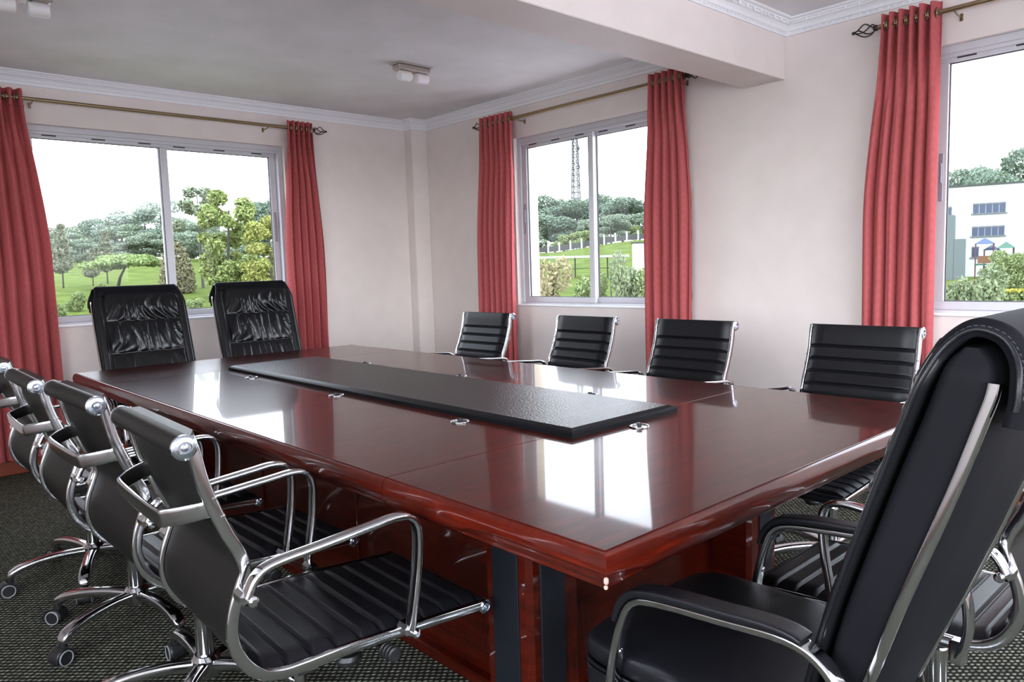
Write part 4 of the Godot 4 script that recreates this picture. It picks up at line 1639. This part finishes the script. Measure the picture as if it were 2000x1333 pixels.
	var plants := [["young",4.9,-38.3,3.3,1.0],["young",8.1,-42.7,3.1,1.1],["young",6.9,-40.9,2.1,1.2],["acacia",7.0,-34.7,1.8,1.0],
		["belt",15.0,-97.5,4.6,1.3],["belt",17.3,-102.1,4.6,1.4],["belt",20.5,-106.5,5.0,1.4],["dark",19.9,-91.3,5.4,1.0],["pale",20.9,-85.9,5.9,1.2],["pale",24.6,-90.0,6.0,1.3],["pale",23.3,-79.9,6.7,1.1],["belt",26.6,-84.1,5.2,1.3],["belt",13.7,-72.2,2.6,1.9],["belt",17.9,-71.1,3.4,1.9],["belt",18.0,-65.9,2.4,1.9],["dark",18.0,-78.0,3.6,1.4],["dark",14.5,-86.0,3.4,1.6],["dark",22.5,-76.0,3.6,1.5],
		["belt",9.5,-74.0,2.6,1.8],["belt",11.5,-82.0,3.4,1.7],["belt",22.0,-68.0,3.4,1.7],["belt",25.5,-70.0,3.8,1.6],["belt",28.5,-64.0,3.6,1.6],["belt",31.0,-72.0,4.6,1.4],["belt",15.8,-66.0,2.2,2.0],["belt",12.0,-64.0,2.0,2.0],["belt",9.0,-60.0,1.6,2.2],
		["brown",7.9,-30.3,2.5,1.05],["sparse",9.6,-31.8,5.0,1.3],["dense",9.0,-26.7,4.8,1.15,"tall dense olive green tree with many leaf clusters beside the slender tree"],["yellow",9.3,-23.4,3.7,1.1],["dark",19.2,-44.0,5.6,0.9,"dark tall tree behind the yellow-green tree at the window edge"],["belt",20.4,-59.8,3.4,1.5],["dense",19.2,-49.5,3.6,1.5,"olive green tree farther off behind the yellow-green tree"],["belt",16.5,-44.0,2.2,1.7],
		["bush",2.9,-26.5,0.8,1.2],["bush",1.7,-23.6,0.75,1.3],["bush",4.9,-31.1,0.6,1.6],["bush",5.7,-22.6,0.7,1.4],["bush",6.3,-20.2,1.2,1.2],["bush",7.1,-19.9,1.2,1.2],["bush",3.6,-24.0,0.6,1.5],["bush",11.5,-33.0,1.6,1.5],
		["dark",63.3,-61.1,7.5,1.1],["dark",61.2,-56.1,6.4,1.3],["dark",70.8,-60.4,7.2,1.2],["dark",68.3,-55.6,6.0,1.2],["dark",61.9,-47.7,5.2,1.4],["belt",55.7,-44.2,3.0,1.6],["belt",60.7,-44.4,3.0,1.7],["dark",65.6,-65.8,6.8,1.2],["belt",68.1,-47.8,3.9,1.6],["bush",53.9,-49.2,1.9,1.7],["bush",55.0,-48.0,2.0,1.7],["bush",56.1,-46.9,1.6,1.7],["bush",57.5,-42.7,1.6,1.7],["dark",57.5,-54.0,4.6,1.5],
		["belt",52.5,-52.5,2.6,1.9],["belt",58.2,-50.5,3.4,1.7],["belt",63.8,-52.0,4.2,1.6],["belt",59.5,-41.0,2.6,1.8],["redshrub",11.6,-9.6,2.7,0.75],["redshrub",10.4,-8.9,2.3,0.7],["bush",14.4,-10.9,2.2,0.8],["small",14.5,-9.3,3.0,0.5],["bush",15.0,-11.2,1.5,0.7],["bush",14.6,-9.1,1.9,0.7],["bush",15.4,-9.0,2.5,0.7],
		["dark",139.4,-39.5,18.0,0.75],["dark",153.0,-36.0,19.5,0.7],["dark",135.0,-30.8,17.0,0.75],["dark",148.0,-26.5,21.0,0.9],["dark",164.0,-39.0,20.0,0.9],
		["small",19.9,-1.0,2.5,0.8],["bush",21.7,-1.7,1.7,0.9],["bush",20.9,-1.0,1.8,0.9],["bush",54.2,-8.2,3.0,1.0],["bush",56.0,-9.0,2.9,1.0],["bush",43.7,-8.6,1.2,1.2],["bush",23.0,-0.3,1.0,1.2]]
	for p in plants:
		var l: Array = labels[p[0]]
		var az := rad_to_deg(atan2(p[1] - EYE.x, EYE.y - p[2]))
		var text: String = l[2 + (0 if az < 35.0 else 1 if az < 62.0 else 2)]
		if p.size() > 5:
			text = p[5]
		var root := thing(l[0], text, l[1], Vector3(p[1], terrain(p[1], p[2]) - 0.02, p[2]), rng.randf() * TAU, text if p.size() <= 5 else "")
		root.scale = Vector3(p[3] * p[4], p[3], p[3] * p[4])
		var k: Array = K[p[0]]
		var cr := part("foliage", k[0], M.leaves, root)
		cr.set_meta("kind", "stuff")
		if not (k[1] is ArrayMesh):
			k[1] = k[1].mesh()
		part("trunk", k[1], k[2], root)
	build_white_house()
	build_grounds()

func build_white_house() -> void:
	var root := thing("school_building", "large white building with rows of blue windows behind the playground", "building", Vector3(98.2, -1.5, -25.0), deg_to_rad(-74.6))
	var g := Geo.new()
	g.box(Vector3(8.0, 5.45, -6.0), Vector3(44.0, 10.9, 12.0))
	part("wall", g, M.outside_white, root)
	g = Geo.new()
	g.box(Vector3(8.0, 10.95, -6.0), Vector3(44.3, 0.16, 12.3))
	part("roof_edge", g, M.concrete, root)
	var bands := [[1.41, 4.76, 7.56, 8.79, 5], [1.38, 4.72, 4.87, 6.04, 5], [1.40, 2.20, 2.34, 3.64, 1], [-1.5, -0.75, 7.58, 8.59, 2], [7.4, 10.8, 7.56, 8.79, 5], [7.4, 10.8, 4.87, 6.04, 5]]
	for b in bands:
		var w: float = b[1] - b[0]
		var h: float = b[3] - b[2]
		var fr := Geo.new()
		fr.box(Vector3((b[0] + b[1]) * 0.5, b[2] - 0.06, 0.06), Vector3(w + 0.3, 0.12, 0.24))
		fr.box(Vector3((b[0] + b[1]) * 0.5, b[3] - 0.14, 0.04), Vector3(w, 0.10, 0.12))
		var wo := part("window", fr, M.window_frame, root)
		for k in b[4]:
			var pn := Geo.new()
			var x0: float = b[0] + w * (k + 0.06) / b[4]
			var x1: float = b[0] + w * (k + 0.94) / b[4]
			pn.box(Vector3((x0 + x1) * 0.5, (b[2] + b[3]) * 0.5, 0.03), Vector3(x1 - x0, h - 0.05, 0.06))
			part("pane", pn, M.window_blue, wo)
	root = thing("annex_building", "low pale green annex in front of the white building's end", "building", Vector3(86.5, -1.5, -22.5), deg_to_rad(-74.6))
	g = Geo.new()
	g.box(Vector3(-2.0, 3.5, -2.0), Vector3(5.2, 7.0, 4.0))
	part("tall_block", g, M.outside_pale, root)
	g = Geo.new()
	g.box(Vector3(1.1, 2.2, -2.0), Vector3(1.1, 4.4, 4.0))
	part("low_block", g, M.outside_pale, root)
	# playground
	root = thing("playground_tower", "playground climbing tower with blue and green roofs and a blue slide", "playground", Vector3(63.4, -1.5, -12.4), deg_to_rad(-74.0))
	for e in [[-0.25, 0.0, 3.50, 3.97, 0.72, "play_blue", "play_red"], [0.25, -1.0, 3.0, 3.45, 0.62, "play_blue", "play_red"], [1.15, 0.2, 3.12, 3.62, 0.62, "play_green", "concrete"]]:
		g = Geo.new()
		var x: float = e[0]
		var z: float = e[1]
		var r: float = e[4]
		var c := [Vector3(x - r, e[2], z - r), Vector3(x + r, e[2], z - r), Vector3(x + r, e[2], z + r), Vector3(x - r, e[2], z + r)]
		for k in 4:
			g.flat_tri(c[k], c[(k + 1) % 4], Vector3(x, e[3], z), (c[k] + c[(k + 1) % 4]) * 0.5 - Vector3(x, 0, z))
		g.flat_quad(c[0], c[1], c[2], c[3], Vector3.DOWN)
		part("roof", g, M[e[5]], root)
		for sx in [-1, 1]:
			for sz in [-1, 1]:
				g = Geo.new()
				g.box(Vector3(x + sx * (r - 0.12), e[2] * 0.5, z + sz * (r - 0.12)), Vector3(0.09, e[2], 0.09))
				part("post", g, M[e[6]], root)
	g = Geo.new()
	g.box(Vector3(-0.25, 2.28, 0.6), Vector3(0.9, 0.58, 0.06))
	part("panel", g, M.play_orange, root)
	g = Geo.new()
	g.box(Vector3(0.3, 1.9, 0.1), Vector3(2.4, 0.12, 1.4))
	part("deck", g, M.play_green, root)
	g = Geo.new()
	var sl := []
	for q in [Vector3(0.9, 2.0, 0.9), Vector3(1.2, 1.8, 1.0), Vector3(2.0, 1.0, 1.1), Vector3(2.4, 0.8, 1.1)]:
		sl.append(q)
	g.sweep(smooth(sl, 4), slab(0.05, 0.35, 0.4, 10), Vector3(0, 0, 1))
	part("slide", g, M.play_blue, root)
	# hedge and road
	var hb := []
	for i in 40:
		hb.append([Vector3(-9.0 + i * 0.46, 0.36, 0), Vector3(0.36, 0.36, 0.5), 1.0])
	var az := deg_to_rad(74.0)
	var hc := Vector3(EYE.x + sin(az) * 48.5, -1.52, EYE.y - cos(az) * 48.5)
	root = thing("hedge", "clipped low hedge with yellow top along the pale road", "hedge", hc, -az)
	part("foliage", crown(hb, 5200, 0.13, lin(0.015, 0.023, 0.006), lin(0.033, 0.042, 0.010), 21), M.leaves, root).set_meta("kind", "stuff")
	for b in hb:
		b[0].y = 0.72
		b[1] = Vector3(0.34, 0.10, 0.45)
	part("yellow_top", crown(hb, 2600, 0.10, lin(0.07, 0.06, 0.004), lin(0.10, 0.08, 0.005), 22), M.leaves, root).set_meta("kind", "stuff")
	var rc := Vector3(EYE.x + sin(az) * 41.5, -1.5, EYE.y - cos(az) * 41.5)
	g = Geo.new()
	g.box(Vector3(0, 0.0, 0), Vector3(60.0, 0.06, 9.0))
	var ro := struct("road", g, M.road_pale)
	ro.position = rc
	ro.rotation.y = -az
	# small orange litter bin on the kerb
	root = thing("litter_bin", "small orange bin at the edge of the pale road", "bin", Vector3(31.6, -1.48, -3.9), 0.3)
	g = Geo.new()
	g.lathe([Vector2(0.16, 0.35), Vector2(0.20, 0.40), Vector2(0.22, 0.78), Vector2(0.19, 0.84)], Vector3.ZERO, Basis(), 14)
	part("bucket", g, M.play_orange, root)
	g = Geo.new()
	g.lathe([Vector2(0.03, 0.0), Vector2(0.03, 0.36)], Vector3.ZERO, Basis(), 8)
	part("stand", g, M.post_dark, root)

func bar(g: Geo, a: Vector3, b: Vector3, w: float) -> void:
	g.tube([a, b], w * 0.6, 4)

func build_grounds() -> void:
	# radio mast
	var base := Vector3(77.0, terrain(77.0, -68.4), -68.4)
	var root := thing("radio_mast", "tall slim lattice radio mast rising above the dark trees", "mast", base, 0.4)
	var H := 16.6
	var half := func(y: float) -> float:
		return lerpf(0.85, 0.30, pow(clampf(y / H, 0, 1), 0.6))
	for sx in [-1, 1]:
		for sz in [-1, 1]:
			var g := Geo.new()
			var pts := []
			for i in 13:
				var y := H * i / 12.0
				var r: float = half.call(y)
				pts.append(Vector3(sx * r, y, sz * r))
			g.tube(pts, 0.075, 5)
			part("mast_leg", g, M.mast_grey, root)
	var n := 20
	for i in n:
		var y0 := H * i / n
		var y1 := H * (i + 1) / n
		var r0: float = half.call(y0)
		var r1: float = half.call(y1)
		var g := Geo.new()
		for k in 4:
			var a0 := Vector3(r0, y0, r0).rotated(Vector3.UP, PI / 2 * k)
			var b0 := Vector3(-r1, y1, r1).rotated(Vector3.UP, PI / 2 * k)
			var c0 := Vector3(-r0, y0, r0).rotated(Vector3.UP, PI / 2 * k)
			var d0 := Vector3(r1, y1, r1).rotated(Vector3.UP, PI / 2 * k)
			bar(g, a0, b0, 0.08)
			bar(g, c0, d0, 0.08)
			bar(g, b0, d0, 0.08)
		part("brace_bay", g, M.mast_grey, root)
	for y in [9.5, 12.0, 14.6]:
		var g := Geo.new()
		g.lathe([Vector2(0.32, -0.1), Vector2(0.34, 0.0), Vector2(0.05, 0.14)], Vector3(0.3, y, 0.5), Basis(Vector3(1, 0, 0), PI / 2), 12)
		part("dish", g, M.mast_grey, root)
	# fence along the top of the lawn
	root = thing("boundary_fence", "concrete fence with pale posts along the top of the lawn", "fence", Vector3.ZERO)
	var A := Vector3(45.5, 0, -51.0)
	var B := Vector3(60.0, 0, -34.3)
	var cnt := 21
	var prev := Vector3.ZERO
	for i in cnt:
		var p := A.lerp(B, float(i) / (cnt - 1))
		p.y = terrain(p.x, p.z)
		var g := Geo.new()
		g.box(p + Vector3(0, 0.45, 0), Vector3(0.15, 1.0, 0.15), 0.0, Basis(Vector3.UP, 0.85))
		part("post", g, M.outside_white, root)
		if i > 0:
			g = Geo.new()
			var d := p - prev
			g.box((p + prev) * 0.5 + Vector3(0, 0.36, 0), Vector3(d.length(), 0.55, 0.06), 0.0, Basis(Quaternion(Vector3.RIGHT, d.normalized())))
			part("panel", g, M.concrete, root)
		prev = p
	# covered walkway
	root = thing("walkway_roof", "long white walkway roof on thin dark posts across the lawn", "walkway", Vector3.ZERO)
	var a := Vector3(29.5, 1.88, -31.4)
	var b := Vector3(34.9, 1.80, -25.4)
	var d := b - a
	var g := Geo.new()
	g.box((a + b) * 0.5, Vector3(d.length(), 0.14, 1.6), 0.0, Basis(Quaternion(Vector3.RIGHT, d.normalized())))
	part("roof", g, M.outside_white, root)
	for i in 8:
		var p := a.lerp(b, (i + 0.3) / 7.6)
		var gy := terrain(p.x, p.z)
		g = Geo.new()
		g.box(Vector3(p.x, (p.y + gy) * 0.5, p.z), Vector3(0.06, p.y - gy, 0.06))
		part("post", g, M.post_dark, root)
	g = Geo.new()
	g.box((a + b) * 0.5 + Vector3(0, -0.75, 0), Vector3(d.length(), 0.04, 0.04), 0.0, Basis(Quaternion(Vector3.RIGHT, d.normalized())))
	part("rail", g, M.post_dark, root)
	# plain white outbuilding and the turquoise canopy
	root = thing("outbuilding", "plain white outbuilding wall at the edge of the lawn", "building", Vector3(27.75, terrain(27.75, -18.3), -18.3), deg_to_rad(-52.0))
	g = Geo.new()
	g.box(Vector3(0.4, 0.9, -0.8), Vector3(2.6, 3.0, 2.0))
	part("wall", g, M.outside_white, root)
	g = Geo.new()
	g.box(Vector3(0.4, 2.42, -0.8), Vector3(2.7, 0.06, 2.1))
	part("roof_edge", g, M.concrete, root)
	root = thing("canopy", "small turquoise canopy among the bushes outside the mast window", "canopy", Vector3(17.5, terrain(17.5, -11.9), -11.9), deg_to_rad(-50.0))
	var top := 0.77 - root.position.y
	g = Geo.new()
	g.box(Vector3(0, top, 0), Vector3(0.85, 0.07, 0.5))
	part("roof", g, M.turquoise, root)
	for s in [-1, 1]:
		g = Geo.new()
		g.box(Vector3(s * 0.36, top * 0.5, 0), Vector3(0.04, top, 0.04))
		part("post", g, M.post_dark, root)
